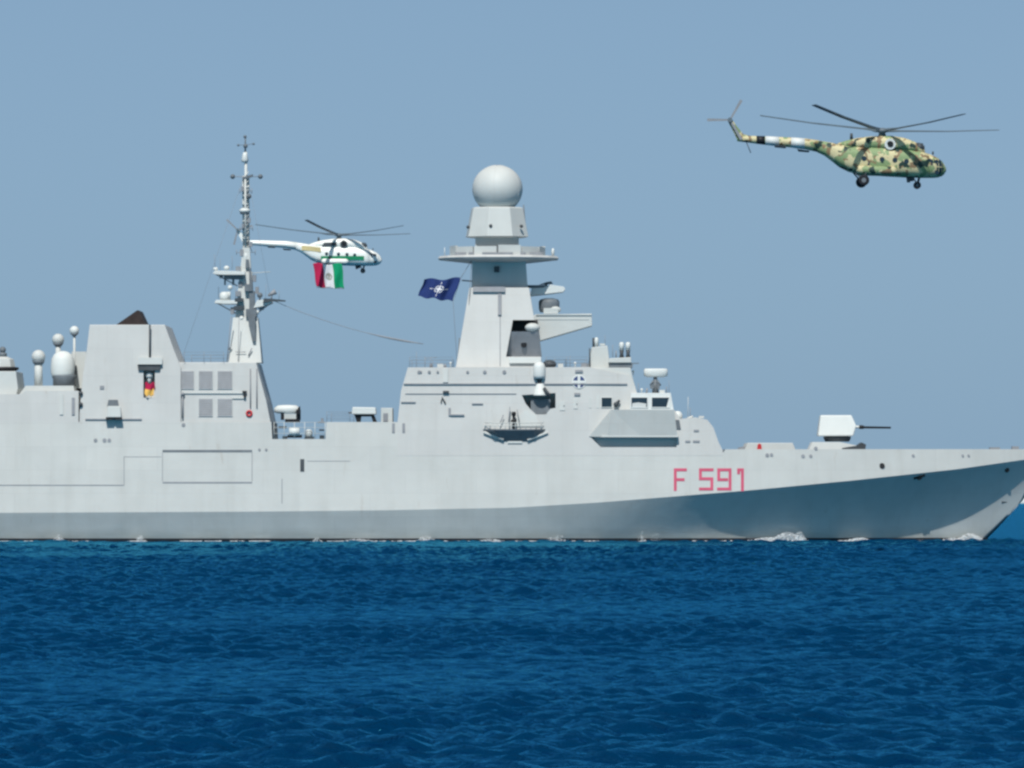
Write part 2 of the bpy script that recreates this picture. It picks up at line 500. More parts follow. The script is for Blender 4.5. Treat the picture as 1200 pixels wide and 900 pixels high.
# --- hull: below-knuckle strakes and upper wall as one closed body
def make_hull():
    pxs = list(range(-476, -130, 20)) + [-126, -124] + list(range(-110, 320, 20)) + [318, 319] + list(range(325, 381, 12)) + [381.5, 382.5] + list(range(390, 466, 12)) + [466, 467] + list(range(475, 848, 12)) + [848, 850] + list(range(860, 1180, 8)) + list(range(1180, 1244, 4)) + [1243]
    NV = 12
    mb = MB()
    def stem_px(v): return 1156 + 87 * v
    def lower_beam(px, v):
        """half beam at station px and fraction v of the height from waterline to knuckle"""
        tau = (px - 500) / (stem_px(v) - 500)
        if tau <= 0: bw = 8.95
        else: bw = 8.95 * max(0.0, 1 - max(0, (tau - .03) / .97) ** 1.86)
        top = bk(500 + tau * 743) if tau > 0 else 9.85
        k = 1.0 + 1.1 * min(1, max(0, (tau - .3) / .5)) + 1.6 * min(1, max(0, (tau - .75) / .25))
        return bw + (top - bw) * v ** k
    n = len(pxs)
    low = {-1: [], 1: []}
    for sgn in (-1, 1):
        grid = []
        for j in range(NV + 2):
            v = (j - 1) / NV if j > 0 else -0.35
            row = []
            for px in pxs:
                vv = max(v, 0)
                zk = zof(lerp_tab(KN, px))
                end = stem_px(vv)
                b = lower_beam(px, vv)
                bb = min(bk(px), b) if px >= -300 else b - (9.85 - bk(px))
                if j == NV + 1: bb = bk(px)
                z = v * zk
                q = px
                if px > end: q = end; bb = 0.0; z = v * zof(lerp_tab(KN, min(px, 1236)))
                x = (q - 600) * (YC - bb) / FPX
                row.append(Vector((x, YC + sgn * bb, z)))
            grid.append(row)
        low[sgn] = grid
        vs = [p for r in grid for p in r]
        fs = []
        for j in range(NV + 1):
            for i in range(n - 1):
                fs.append((j * n + i, j * n + i + 1, (j + 1) * n + i + 1, (j + 1) * n + i))
        mb.add(vs, fs, 0, True)
        # upper wall
        vs, fs = [], []
        NU = 6
        for j in range(NU + 1):
            for i, px in enumerate(pxs):
                zk = zof(lerp_tab(KN, px)); zt = zof(lerp_tab(SHEER, px))
                z = zk + (zt - zk) * j / NU
                if j == 0:
                    vs.append(grid[-1][i].copy())
                else:
                    b = side(px, z)
                    if px > 1236: b = 0.0
                    vs.append(Vector(((min(px, 1240) - 600) * (YC - b) / FPX, YC + sgn * b, z)))
        for j in range(NU):
            for i in range(n - 1):
                fs.append((j * n + i, j * n + i + 1, (j + 1) * n + i + 1, (j + 1) * n + i))
        mb.add(vs, fs, 0, False)
        low[(sgn, 'top')] = vs[-n:]
    # deck, bottom, transom
    a, b = low[(-1, 'top')], low[(1, 'top')]
    mb.add(a + b, [(i, i + 1, n + i + 1, n + i) for i in range(n - 1)], 1)
    a, b = low[-1][0], low[1][0]
    mb.add(a + b, [(i, i + 1, n + i + 1, n + i) for i in range(n - 1)], 0)
    ring = [low[-1][j][0] for j in range(NV + 2)] + [low[(-1, 'top')][0], low[(1, 'top')][0]] + [low[1][j][0] for j in range(NV + 1, -1, -1)]
    mb.add(ring, [tuple(range(len(ring)))], 0)
    o = mb.build('hull', [M['hull'], M['steel']], ship, SO)
    # keep the knuckle crisp: smooth faces meet flat ones there
    me = o.data
    bm = bmesh.new(); bm.from_mesh(me)
    for e in bm.edges:
        if len(e.link_faces) == 2 and e.calc_face_angle(0) > R(14): e.smooth = False
    for f in bm.faces: f.smooth = True
    bm.to_mesh(me); bm.free()
    # black boot topping just above the water
    mb = MB()
    for sgn in (-1, 1):
        vs = []
        for i, px in enumerate(pxs):
            for z in (-0.7, -0.2, 0.16):
                p0, p1 = low[sgn][1][i], low[sgn][2][i]
                u = z / max(p1.z - p0.z, 0.1)
                p = p0.lerp(p1, max(u, 0)); p.z = z
                p.y += sgn * 0.02
                vs.append(p)
        mb.add(vs, [(3 * i + k, 3 * i + 3 + k, 3 * i + 4 + k, 3 * i + 1 + k) for i in range(n - 1) for k in (0, 1)], 0, True)
    mb.build('boot_topping', M['boot'], ship, SO)
    return o, low
hull, LOW = make_hull()

def hblock(profile, ybot, off, name, mat, parent=ship, bevel=0.0, botpx=None):
    """a full-width house whose side walls follow the ship's side; profile = top edge (px, py) left to right"""
    mb = MB()
    pf = list(profile)
    # subdivide long runs so that the wall follows the curve of the ship's side
    fine = [pf[0]]
    for a, b in zip(pf, pf[1:]):
        k = max(1, int((b[0] - a[0]) / 30))
        fine += [(a[0] + (b[0] - a[0]) * q / k, a[1] + (b[1] - a[1]) * q / k) for q in range(1, k + 1)]
    rows = {}
    for sgn in (-1, 1):
        top = [W(px, py, off, sgn) for px, py in fine]
        bot = [W(px, ybot, off, sgn) for px, py in fine]
        rows[sgn] = (top, bot)
    n = len(fine)
    for sgn in (-1, 1):
        t, b = rows[sgn]
        mb.add(b + t, [(i, i + 1, n + i + 1, n + i) for i in range(n - 1)])
    mb.add(rows[-1][0] + rows[1][0], [(i, i + 1, n + i + 1, n + i) for i in range(n - 1)])
    mb.add(rows[-1][1] + rows[1][1], [(i, i + 1, n + i + 1, n + i) for i in range(n - 1)])
    for i in (0, n - 1):
        mb.add([rows[-1][1][i], rows[-1][0][i], rows[1][0][i], rows[1][1][i]], [(0, 1, 2, 3)])
    return mb.build(name, mat, parent, SO, bevel)

def plate(mb, poly, d, sink=0.05, mi=0, base=0.0):
    """a slab on the near side wall, d metres proud of it (poly in photo pixels)"""
    near = [W(px, py, base + d) for px, py in poly]
    far = [W(px, py, base - sink) for px, py in poly]
    return mb.prism(near, far, mi)
def rect(x0, y0, x1, y1): return [(x0, y1), (x1, y1), (x1, y0), (x0, y0)]
def cutp(poly, depth, out=0.6, tilt=None):
    mb = MB()
    return mb.prism([W(px, py, out) for px, py in poly], [W(px, py, -depth) for px, py in poly])
def cyl(mb, px, Y, prof, n=24, mi=0, smooth=True, rot=0.0, sy=1.0):
    """turned shape: prof = (radius in pixels, py) pairs"""
    s = Y / FPX
    c = P(px, 560, Y)
    return mb.lathe((c.x, Y), [(r * s, EYE + (560 - py) * s) for r, py in prof], n, mi, smooth, rot, sy)
def solid(mb, poly, Y0, Y1, mi=0):
    """polygon in photo pixels at distance Y0, extruded straight back to Y1"""
    near = [P(px, py, Y0) for px, py in poly]
    far = [Vector((p.x, Y1, p.z)) for p in near]
    return mb.prism(near, far, mi)
def rod(mb, a, b, r, Y, Y2=None, mi=0, n=6):
    s = Y / FPX
    return mb.tube([P(a[0], a[1], Y), P(b[0], b[1], Y2 or Y)], r * s, n, mi)
def part(mb, name, mat, parent=ship, bevel=0.0): return mb.build(name, mat, parent, SO, bevel)

# --- superstructure houses
aft = hblock([(-120, 470), (-116, 462), (24, 462), (30, 458), (92, 458)], 497, -0.04, 'hangar', M['grey'])
roof = MB(); solid(roof, [(22, 463), (30, 452), (86, 452), (88, 463)], 703.5, 716)
part(roof, 'hangar_roof_house', M['pale'])
mb = MB(); plate(mb, rect(70, 462, 74, 486), 0.05); plate(mb, rect(84, 466, 87.5, 486), 0.06, mi=1)
part(mb, 'wall_trunking', [M['pale'], M['mid']])

funnel = hblock([(93, 485), (97, 440), (101, 415), (105, 380.5), (193, 380.5), (203, 408), (212, 430)], 497, -0.02, 'funnel', M['grey'], bevel=0.05)
mb = MB(); solid(mb, [(134, 382), (160.5, 363.6), (162.5, 363.6), (171, 382)], 706, 714)
part(mb, 'exhaust', M['soot'], funnel)
mid = hblock([(186, 424.5), (300, 424.5), (304, 440), (312, 470), (317.5, 497)], 498, -0.3, 'engine_intake_house', M['grey'], bevel=0.05)
mb = MB(); plate(mb, rect(100, 490.5, 166, 492), 0.10); part(mb, 'funnel_ledge', M['mid'], funnel)
# balcony, staff and flag niche on the funnel side
carve(funnel, [cutp(rect(168, 434, 181.5, 466), 1.4)])
mb = MB(); plate(mb, rect(162, 419, 190, 427), 0.35, 0.3); part(mb, 'balcony', M['pale'], funnel)
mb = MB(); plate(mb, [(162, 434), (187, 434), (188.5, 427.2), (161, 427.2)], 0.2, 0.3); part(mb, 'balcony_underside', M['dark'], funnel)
mb = MB(); mb.tube([W(175.5, 419, 0.25), W(175.5, 380.5, 0.4)], 0.09, 8); part(mb, 'signal_staff', M['dark'], funnel)
mb = MB(); mb.sphere(W(175, 440, -0.5), 0.38); mb.tube([W(175, 440, -0.5), W(175, 449, -0.5)], 0.2); part(mb, 'niche_lamp', M['white'], funnel)
# lamps on the after edge of the funnel
mb = MB()
for y in (461, 474): mb.sphere(W(94.5, y, 0.1), 0.22)
part(mb, 'side_light', M['dark'])
mb = MB(); plate(mb, rect(117, 452, 122, 456), 0.05); part(mb, 'funnel_vent', M['mid'], funnel)
# decoy launcher under the funnel
dl = MB(); plate(dl, [(125, 489), (142, 489), (141, 476), (126, 476)], 0.8, 0.2)
dl = part(dl, 'decoy_launcher', M['pale'], ship, 0.05)
mb = MB(); plate(mb, [(125.5, 476), (139.5, 476), (138, 468.5), (127, 468.5)], 0.55, 0.2); part(mb, 'launcher_tubes', M['steel'], dl)
mb = MB(); plate(mb, rect(124, 489, 132.5, 492), 0.7, 0.2); plate(mb, rect(134.5, 489, 143, 492), 0.7, 0.2); part(mb, 'launcher_foot', M['black'], dl)
# intake louvres
def louvre(x0, y0, x1, y1):
    f = MB(); plate(f, rect(x0 - .7, y0 - .7, x1 + .7, y1 + .7), 0.04, base=-0.3)
    fo = part(f, 'louvre', M['pale'])
    s = MB()
    k = 9
    for i in range(k):
        ya = y0 + (y1 - y0) * i / k
        yb = y0 + (y1 - y0) * (i + 0.85) / k
        near = [W(x0, yb, -0.2), W(x1, yb, -0.2), W(x1, ya, -0.25), W(x0, ya, -0.25)]
        far = [W(x0, yb, -0.35), W(x1, yb, -0.35), W(x1, ya, -0.35), W(x0, ya, -0.35)]
        s.prism(near, far)
    part(s, 'louvre_slats', M['mid'], fo)
for x0, x1 in ((189, 204), (211, 227), (233, 249), (255, 272)): louvre(x0, 434.5, x1, 456)
for x0, x1 in ((233, 249), (255, 272)): louvre(x0, 467, x1, 488)
mb = MB(); plate(mb, rect(190, 460, 285, 461.2), 0.12, base=-0.3); plate(mb, rect(272, 466, 286, 467.2), 0.12, base=-0.3)
part(mb, 'pipe_run', M['pale'], mid)
mb = MB(); mb.sphere(W(214, 462, -0.1), 0.2); mb.tube([W(214, 462, -0.1), W(214, 490, -0.1)], 0.08); part(mb, 'floodlight', M['mid'], mid)
mb = MB(); plate(mb, rect(284, 458, 289, 460), 0.3, base=-0.3); plate(mb, rect(285.5, 460, 288, 466), 0.3, base=-0.3); part(mb, 'cargo_hook', M['black'], mid)
mb = MB()
for q in (293.5, 301): mb.tube([W(q, 478, -0.2), W(q - 0.2, 432, -0.2)], 0.06)
part(mb, 'wall_pipe', M['mid'], mid)

# --- after domes
def dome(px, py, r, Y, base_py, ped, name, mat=M['white'], skirt=True, stretch=1.0):
    s = Y / FPX
    mb = MB(); c = P(px, py, Y)
    mb.sphere(c, r * s, 28, 16, z0=-0.55 if skirt else -0.95, sz=stretch)
    o = part(mb, name, mat)
    mb = MB(); cyl(mb, px, Y, [(ped * 1.25, py + r * 0.85 * stretch + 2), (r * 0.95, py + r * 0.55 * stretch)], 20)
    part(mb, 'dome_collar', M['steel'], o)
    mb = MB(); cyl(mb, px, Y, [(ped * 1.1, base_py), (ped, py + r * 0.7)], 16)
    part(mb, 'dome_pedestal', M['pale'], o)
    return o
dome(45, 418, 8, 706, 454, 4.5, 'satellite_dome', M['pale'])
dome(68, 398, 7, 710, 454, 3, 'satellite_dome', M['pale'])
dome(87, 387.5, 5.5, 708, 454, 1.4, 'satellite_dome', M['white'])
mb = MB(); cyl(mb, 73.5, 706, [(12.5, 442), (13.8, 438), (14.2, 430), (13.2, 421), (10.5, 415.5), (6, 412.3), (2, 411.4)], 28)
bd = part(mb, 'satellite_dome', M['white'])
mb = MB(); cyl(mb, 75, 706, [(13, 454), (13, 444.5), (14.5, 441), (14.0, 439.6)], 24); part(mb, 'dome_collar', M['steel'], bd)
mb = MB(); solid(mb, [(83, 455), (100, 455), (101, 412), (84, 412)], 708, 715); part(mb, 'after_funnel_house', M['pale'])
mb = MB(); solid(mb, [(83, 443), (88.5, 443), (89, 428), (86, 430)], 706.5, 707.9); part(mb, 'hatch_door', M['dark'])
# after gun director at the frame's left
fd = MB(); solid(fd, [(-16, 463), (19, 463), (21, 455), (18.5, 435), (-14, 435)], 704, 714)
fd = part(fd, 'gun_director', M['pale'], ship, 0.05)
mb = MB(); cyl(mb, 2, 708, [(14, 436), (20, 433), (20, 430.5), (15, 430)], 28); part(mb, 'director_ring', M['black'], fd)
mb = MB(); cyl(mb, 2, 708, [(16, 430.2), (14, 421), (9, 419), (7, 418)], 8, smooth=False); part(mb, 'director_head', M['pale'], fd)
mb = MB(); cyl(mb, 3, 708, [(5, 418), (5, 414), (3.2, 413)], 16); mb.sphere(P(3, 410, 708), 0.33); part(mb, 'director_lamp', M['steel'], fd)

# --- after mast
mast = MB()
def frustum(mb, x0, x1, yb, x2, x3, yt, d0, d1, Y=YC, mi=0, ch=0.0):
    """four-sided tower: bottom edge x0..x1 at yb, top edge x2..x3 at yt, half depths d0, d1 in metres"""
    A = [P(x0, yb, Y - d0), P(x1, yb, Y - d0)]; A += [Vector((A[1].x, Y + d0, A[1].z)), Vector((A[0].x, Y + d0, A[0].z))]
    B = [P(x2, yt, Y - d1), P(x3, yt, Y - d1)]; B += [Vector((B[1].x, Y + d1, B[1].z)), Vector((B[0].x, Y + d1, B[0].z))]
    mb.add(A + B, [(0, 3, 2, 1), (4, 5, 6, 7), (0, 1, 5, 4), (1, 2, 6, 5), (2, 3, 7, 6), (3, 0, 4, 7)], mi)
    return mb
frustum(mast, 267, 306.5, 425, 273, 302, 372, 2.6, 1.6)
frustum(mast, 275.5, 297, 373, 281, 295, 318, 1.3, 0.7)
frustum(mast, 281.5, 294, 318, 284, 292.5, 290, 0.65, 0.45)
amast = part(mast, 'after_mast', M['pale'], ship)
mb = MB()   # dark blocks standing in for shade on the forward face
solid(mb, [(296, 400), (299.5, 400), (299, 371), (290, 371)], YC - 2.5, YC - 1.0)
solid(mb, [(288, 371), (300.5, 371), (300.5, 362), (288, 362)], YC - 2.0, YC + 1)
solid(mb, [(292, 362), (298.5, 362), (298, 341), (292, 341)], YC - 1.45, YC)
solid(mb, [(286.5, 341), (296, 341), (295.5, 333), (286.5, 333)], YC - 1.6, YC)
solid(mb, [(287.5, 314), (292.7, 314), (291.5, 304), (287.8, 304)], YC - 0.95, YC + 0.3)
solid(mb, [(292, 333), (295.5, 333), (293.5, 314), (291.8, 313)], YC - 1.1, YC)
part(mb, 'mast_shade_block', M['steel'], amast)
mb = MB()
solid(mb, rect(274, 358.5, 284.5, 363.5), YC - 1.9, YC - 0.6, 0); solid(mb, rect(275, 349.5, 285, 353.5), YC - 1.8, YC - .4, 0)
part(mb, 'mast_equipment_box', M['dark'], amast)
mb = MB()
rod(mb, (276, 412.5), (288, 412.5), 0.5, YC - 2.6); rod(mb, (268, 410), (271, 405), .9, YC - 2.6); rod(mb, (291, 417), (295, 408), .7, YC - 2.6)
rod(mb, (266, 424), (271, 371), 0.6, YC - 2.9); rod(mb, (279, 424), (280, 372), 0.4, YC - 2.9)
part(mb, 'mast_ladder', M['mid'], amast)
def platform(name, poly, d0, d1, mat):
    mb = MB(); solid(mb, poly, YC - d0, YC + d1); return part(mb, name, mat, amast, 0.03)
pl = platform('mast_platform', [(249, 320), (252, 317), (287, 318), (287, 322), (264, 322), (252, 321.5)], 1.7, 1.7, M['white'])
mb = MB(); solid(mb, [(262, 326.5), (285, 327), (285, 322.2), (262, 322.2)], YC - 1.2, YC + 1.2); 
solid(mb, rect(262.5, 327, 264.5, 334), YC - .9, YC - .6); solid(mb, rect(272, 327, 274.5, 334), YC - .9, YC - .6)
part(mb, 'platform_bracket', M['steel'], amast)
for px, py, r in ((252.5, 315.2, 2.9), (265.5, 314, 3.4)):
    mb = MB(); mb.sphere(P(px, py, YC - 0.8), r * YC / FPX, sz=0.8); part(mb, 'small_dome', M['white'], amast)
pl2 = platform('mast_platform', [(251, 355), (253, 351.5), (278, 352), (278, 356), (262, 356)], 1.8, 1.8, M['white'])
mb = MB(); cyl(mb, 263, YC - .6, [(5, 351.6), (6, 348), (5.5, 344), (3, 342)], 20); cyl(mb, 268, YC - .6, [(2, 351.6), (2, 342)], 12); part(mb, 'small_dome', M['white'], amast)
pl3 = platform('mast_platform', [(297, 361), (301, 352), (317, 350.5), (319, 354.5), (310, 358.5)], 1.8, 1.8, M['white'])
mb = MB(); solid(mb, [(308, 355), (318, 353.2), (334.5, 353.4), (334.5, 351.8), (318, 350), (309, 349.6)], YC - 2.1, YC - 1.82); part(mb, 'yard', M['dark'], amast)
mb = MB(); mb.tube([P(314, 346.5, YC - 1.2), P(323, 341.5, YC - 1.2)], [0.1, 0.3], 10); rod(mb, (318, 351), (319, 344), 0.8, YC - 1.2); part(mb, 'dish_aerial', M['mid'], amast)
mb = MB(); mb.sphere(P(304.5, 346, YC - 1), 0.28); rod(mb, (304.5, 352), (304.5, 346), 0.9, YC - 1); part(mb, 'lamp', M['steel'], amast)
mb = MB(); rod(mb, (294, 320), (317, 318.5), 0.5, YC - .3); part(mb, 'whip_aerial', M['pale'], amast)
# pole with rings, drum and cross yard
mb = MB()
for k in range(3):
    a = 2 * math.pi * k / 3 + .4
    dx, dy = math.cos(a), math.sin(a)
    mb.tube([P(288.2 + 3.4 * dx, 292, YC + .33 * dy), P(287.6 + 3.3 * dx, 206, YC + .28 * dy)], 0.11, 6)
for q in range(9):
    y = 290 - q * 10
    cyl(mb, 288, YC, [(4.2, y), (4.2, y - 1.4)], 8)
    rod(mb, (284.6, y), (291.2, y - 9), .5, YC - .2)
cyl(mb, 288, YC, [(2.7, 292), (1.6, 178)], 8)
topm = part(mb, 'pole_mast', M['pale'], amast)
mb = MB(); cyl(mb, 286.7, YC, [(5, 251), (6, 248.5)], 20, 1); cyl(mb, 286.7, YC, [(6.2, 248.5), (6.4, 246), (4, 244)], 20); part(mb, 'drum_aerial', [M['white'], M['steel']], amast)
mb = MB(); rod(mb, (272.5, 206.8), (304.5, 206.8), 0.45, YC, mi=1); mb.sphere(P(272.5, 206.8, YC), 0.24); mb.sphere(P(305, 206.8, YC), 0.24)
solid(mb, [(284, 210), (291, 208.4), (296, 206.4), (296, 204), (291, 205.5), (284, 207.5)], YC - .4, YC + .4); part(mb, 'cross_yard', [M['steel'], M['mid']], amast)
mb = MB(); cyl(mb, 286.8, YC, [(3.2, 190), (4.4, 188), (3, 182), (2, 178.5)], 16); part(mb, 'cone_aerial', M['white'], amast)
mb = MB(); cyl(mb, 287.3, YC, [(1, 178), (.8, 159)], 8); 
mb.sphere(P(287.5, 171, YC), .22); mb.sphere(P(287, 160, YC), .16)
rod(mb, (279, 170), (297, 168.5), 0.3, YC); mb.sphere(P(279, 170, YC), .12); mb.sphere(P(297, 168.5, YC), .12)
part(mb, 'wind_vane', M['steel'], amast)
mb = MB(); mb.sphere(P(291.5, 230, YC - .5), .25); rod(mb, (288, 231), (292, 230), .5, YC - .3); part(mb, 'mast_lamp', M['steel'], amast)
mb = MB(); cyl(mb, 288, YC - .3, [(2, 306), (3.2, 303), (3.2, 298), (1.6, 295)], 14); part(mb, 'small_dome', M['white'], amast)
def whip(px, y0, y1, Y, r_=.28, lean=0):
    mb = MB(); rod(mb, (px, y0), (px + lean, y1), r_, Y); part(mb, 'whip_aerial', M['mid'], amast)
for q in ((252, 313, 298, YC - 1, .25, -1), (258, 318, 303, YC, .22, 0), (272, 316, 300, YC - 1.2, .25, 0), (256, 350, 336, YC, .25, 0), (276, 351, 336, YC - 1, .3, 0), (311, 350, 333, YC - 1, .25, 1), (327, 352, 341, YC - 2, .3, 0)): whip(*q)
def box_on(x0, y0, x1, y1, d0, d1, nm='mast_equipment_box', m='mid'):
    mb = MB(); solid(mb, rect(x0, y0, x1, y1), YC - d0, YC - d1); return part(mb, nm, M[m], amast)
for q in ((276, 312, 281.5, 317, 1.2, .4), (257, 322, 261, 326, 1.0, .3), (279, 330, 284, 336, 1.0, .2), (276, 341, 282, 347, 1.3, .3), (296, 322, 300, 330, 1.0, .2), (299, 336, 303, 344, .9, .1), (303, 358, 309, 363, 1.4, .5), (270, 360, 274, 368, 1.4, .4), (281, 292, 285, 300, .6, 0), (291.5, 283, 295.5, 289, .5, 0), (283, 262, 286, 267, .5, 0), (290, 255, 293.5, 261, .5, 0), (282.5, 218, 285.5, 224, .45, 0)): box_on(*q)
for y, a, b in ((296, 277, 299), (268, 281, 296), (224, 281, 295)):
    mb = MB(); rod(mb, (a, y), (b, y - .4), .4, YC - .3)
    for px in (a, b): rod(mb, (px, y + 2.5), (px, y - 3.5), .35, YC - .3)
    part(mb, 'dipole_aerial', M['mid'], amast)
for px, py in ((269.5, 337), (283, 373), (301, 366)):
    mb = MB(); mb.sphere(P(px, py, YC - 1.5), .24); rod(mb, (px, py + 4), (px, py), .5, YC - 1.5); part(mb, 'mast_lamp', M['white'], amast)
mb = MB(); mb.tube([P(252, 321, YC - 1.2), P(278, 335, YC - .8)], .06, 5); part(mb, 'platform_strut', M['mid'], amast)
mb = MB(); mb.tube([P(255, 355.5, YC - 1.2), P(276, 367, YC - 1)], .06, 5); part(mb, 'platform_strut', M['mid'], amast)
mb = MB(); mb.tube([P(318, 354.5, YC - 1.2), P(300, 368, YC - 1)], .06, 5); part(mb, 'platform_strut', M['mid'], amast)
# stays from the pole down to the roofs
for a, b in (((286, 205), (212, 424)), ((290, 205), (317, 350))):
    mb = MB(); mb.tube([P(a[0], a[1], YC), P(b[0], b[1], YC - 1)], .012, 4); part(mb, 'mast_stay', M['mid'], amast)
# aerial wire slung forward from the yard
pts = []
for q in range(19):
    u = q / 18; pts.append(P(322 + 174 * u, 353 + 50 * u + 26 * u * (1 - u), YC - 1.9 * (1 - u)))
mb = MB(); mb.tube(pts, [0.032] * 12 + [0.06, 0.09, .11, .11, .1, .06, .04], 6); part(mb, 'aerial_wire', M['mid'])

# --- waist between the houses
wl = MB(); cyl(wl, 336.5, 704, [(11, 484.5), (15.5, 483), (15, 478), (11, 475.2), (4, 474.6)], 20, sy=0.5)
wl = part(wl, 'covered_launcher', M['white'])
mb = MB(); solid(mb, rect(329, 484.5, 332.5, 492), 703.4, 704.6); solid(mb, rect(347, 480, 352, 492), 703.4, 704.6); solid(mb, rect(334, 491, 351, 494.6), 703, 705)
solid(mb, [(348, 485), (352, 485), (351.5, 476), (349, 478)], 702.8, 703.6); part(mb, 'launcher_cradle', M['black'], wl)
mb = MB(); solid(mb, rect(333, 485, 347, 491.5), 703.2, 705); part(mb, 'launcher_body', M['pale'], wl)
# carve(hull, [cutp(rect(320.5, 480, 381, 514), 0.8)])
mb = MB()
plate(mb, rect(321, 496, 325, 514), -0.25, 0.8)
plate(mb, rect(326.5, 499.5, 336, 502), -0.4, 0.8); plate(mb, rect(331, 511, 337, 514.5), -0.3, 0.8); plate(mb, rect(357, 511.5, 368, 514.5), -0.3, 0.8)
plate(mb, rect(374, 503, 380, 505), -0.3, 0.8); plate(mb, rect(374.5, 510, 380, 514.5), -0.3, 0.8)
part(mb, 'deck_locker', M['dark'])
def bollard_cover(px):
    mb = MB(); mb.tube([W(px - 6, 506, -0.3), W(px + 6, 506, -0.3)], 0.42, 14); o = part(mb, 'liferaft_canister', M['white'])
    mb = MB(); plate(mb, rect(px - 8, 509.5, px + 9, 513), -0.25, 0.7); part(mb, 'canister_cradle', M['black'], o)
bollard_cover(345)
mb = MB(); cyl(mb, 362, 701.8, [(4, 514), (4, 505), (2, 503)], 12); part(mb, 'capstan', M['pale'])
mb = MB()
for px in (321, 333, 345, 357, 369, 381): mb.tube([W(px, 515, -0.05), W(px, 495, -0.05)], 0.035, 5)
for y in (495, 501, 508): mb.tube([W(321, y, -0.05), W(381, y, -0.05)], 0.025, 5)
part(mb, 'guard_rail', M['pale'])
mb = MB(); solid(mb, rect(376, 494.6, 379, 490), 701.5, 702); solid(mb, rect(372.5, 494, 381, 495.8), 701.4, 702); part(mb, 'davit', M['mid'])
wg = MB(); solid(wg, [(412, 485.5), (441, 485.5), (440, 477.5), (413, 477)], 703, 706)
wg = part(wg, 'deck_gun', M['white'], ship, 0.08)
mb = MB(); solid(mb, [(418, 494.6), (422, 494.6), (423, 488), (435, 488), (437, 494.6), (441.5, 494.6), (438, 485.6), (415, 485.6)], 703.3, 705.6); part(mb, 'gun_mount', M['black'], wg)
mb = MB(); rod(mb, (413, 483.5), (408.5, 484), 1.1, 704.5); part(mb, 'gun_barrel', M['dark'], wg)
mb = MB(); solid(mb, rect(446.5, 496, 460, 478), 703, 709); solid(mb, rect(449, 494, 454.5, 484), 702.9, 703, 1); part(mb, 'deck_house', [M['pale'], M['mid']], ship, 0.04)

# --- forward superstructure
fwd = hblock([(466, 494), (470, 458), (478, 430.5), (640, 430.5), (690, 430), (737, 440), (745.5, 458.5), (746, 478), (770, 480), (791, 481), (797, 491), (815, 489), (829, 492), (836, 501), (842, 518), (847, 528)], 534, 0.012, 'forward_superstructure', M['grey'])
carve(fwd, [cutp([(611.5, 463), (651, 460.5), (651, 478), (645, 479), (640, 485.5), (628, 485.5), (621, 479), (616, 473)], 2.2)])
mb = MB(); plate(mb, rect(473, 449.3, 735, 450.6), 0.12, base=0.03); part(mb, 'spray_ledge', M['mid'], fwd)
mb = MB(); plate(mb, rect(475, 461, 605, 461.8), 0.05, base=0.03); plate(mb, rect(470, 470.6, 487, 472), 0.1, base=0.03); plate(mb, rect(553, 472.5, 566, 473.8), 0.1, base=0.03)
plate(mb, rect(528, 485.5, 544, 487), 0.15, base=0.03); plate(mb, rect(525.5, 478, 528, 487), 0.12, base=0.03)
part(mb, 'wall_pipe', M['mid'], fwd)
mb = MB()
for px, r in ((491, 1.9), (493, 1.5), (503, 1.8), (513, 1.4), (548, 1.6), (568, 2), (591, 2.2)):
    p = W(px, 436, 0.03); mb.tube([p, p + Vector((0, -0.08, 0))], r * .085, 10)
part(mb, 'wall_lamp', M['mid'], fwd)
mb = MB(); plate(mb, rect(519, 432, 525, 448), .12, base=.03); part(mb, 'cable_trunk', M['pale'], fwd)
mb = MB(); plate(mb, rect(519, 458, 526, 460.4), .25, base=.03); mb.tube([W(517, 472, .1), W(518, 465, .2), W(522, 473, .1)], .07, 5); part(mb, 'davit', M['dark'], fwd)
mb = MB()
for px, y in ((461, 500), (473, 500)):
    plate(mb, rect(px - 1.6, y - 4, px + 1.6, y + 7), 0.06)
part(mb, 'ladder_rung', M['mid'])
# white column with the small dome in front of the mast, over the alcove
cdm = MB(); cyl(cdm, 632, YC - 8.3, [(6.8, 444), (7.2, 440), (7.2, 430), (5.5, 426), (2.5, 424.2)], 20); cdm = part(cdm, 'satellite_dome', M['white'])
mb = MB(); cyl(mb, 632, YC - 8.3, [(2.2, 452), (2.6, 446), (4.8, 444)], 14); part(mb, 'dome_collar', M['dark'], cdm)
mb = MB(); cyl(mb, 633, YC - 8.3, [(9, 463.5), (7.4, 462), (5, 451), (3.4, 449.5)], 18); part(mb, 'dome_pedestal', M['white'], cdm)
mb = MB(); mb.tube([W(637.5, 455, 0.3), W(644, 464, 0.5)], 0.18, 8); part(mb, 'inclined_tube', M['dark'], fwd)
mb = MB(); mb.sphere(P(644, 427, YC - 5), 0.62, sz=.7, sx=1.1); cyl(mb, 641, YC - 5, [(3, 431), (3, 427)], 12); part(mb, 'searchlight', M['dark'])
mb = MB(); plate(mb, rect(622, 468, 645, 485), -1.6, .5); part(mb, 'alcove_door', M['steel'], fwd)
mb = MB(); solid(mb, [(597, 425.5), (634, 425.5), (634, 418.8), (596, 418.8)], YC - 6.2, YC); part(mb, 'mast_foot_ledge', M['white'])
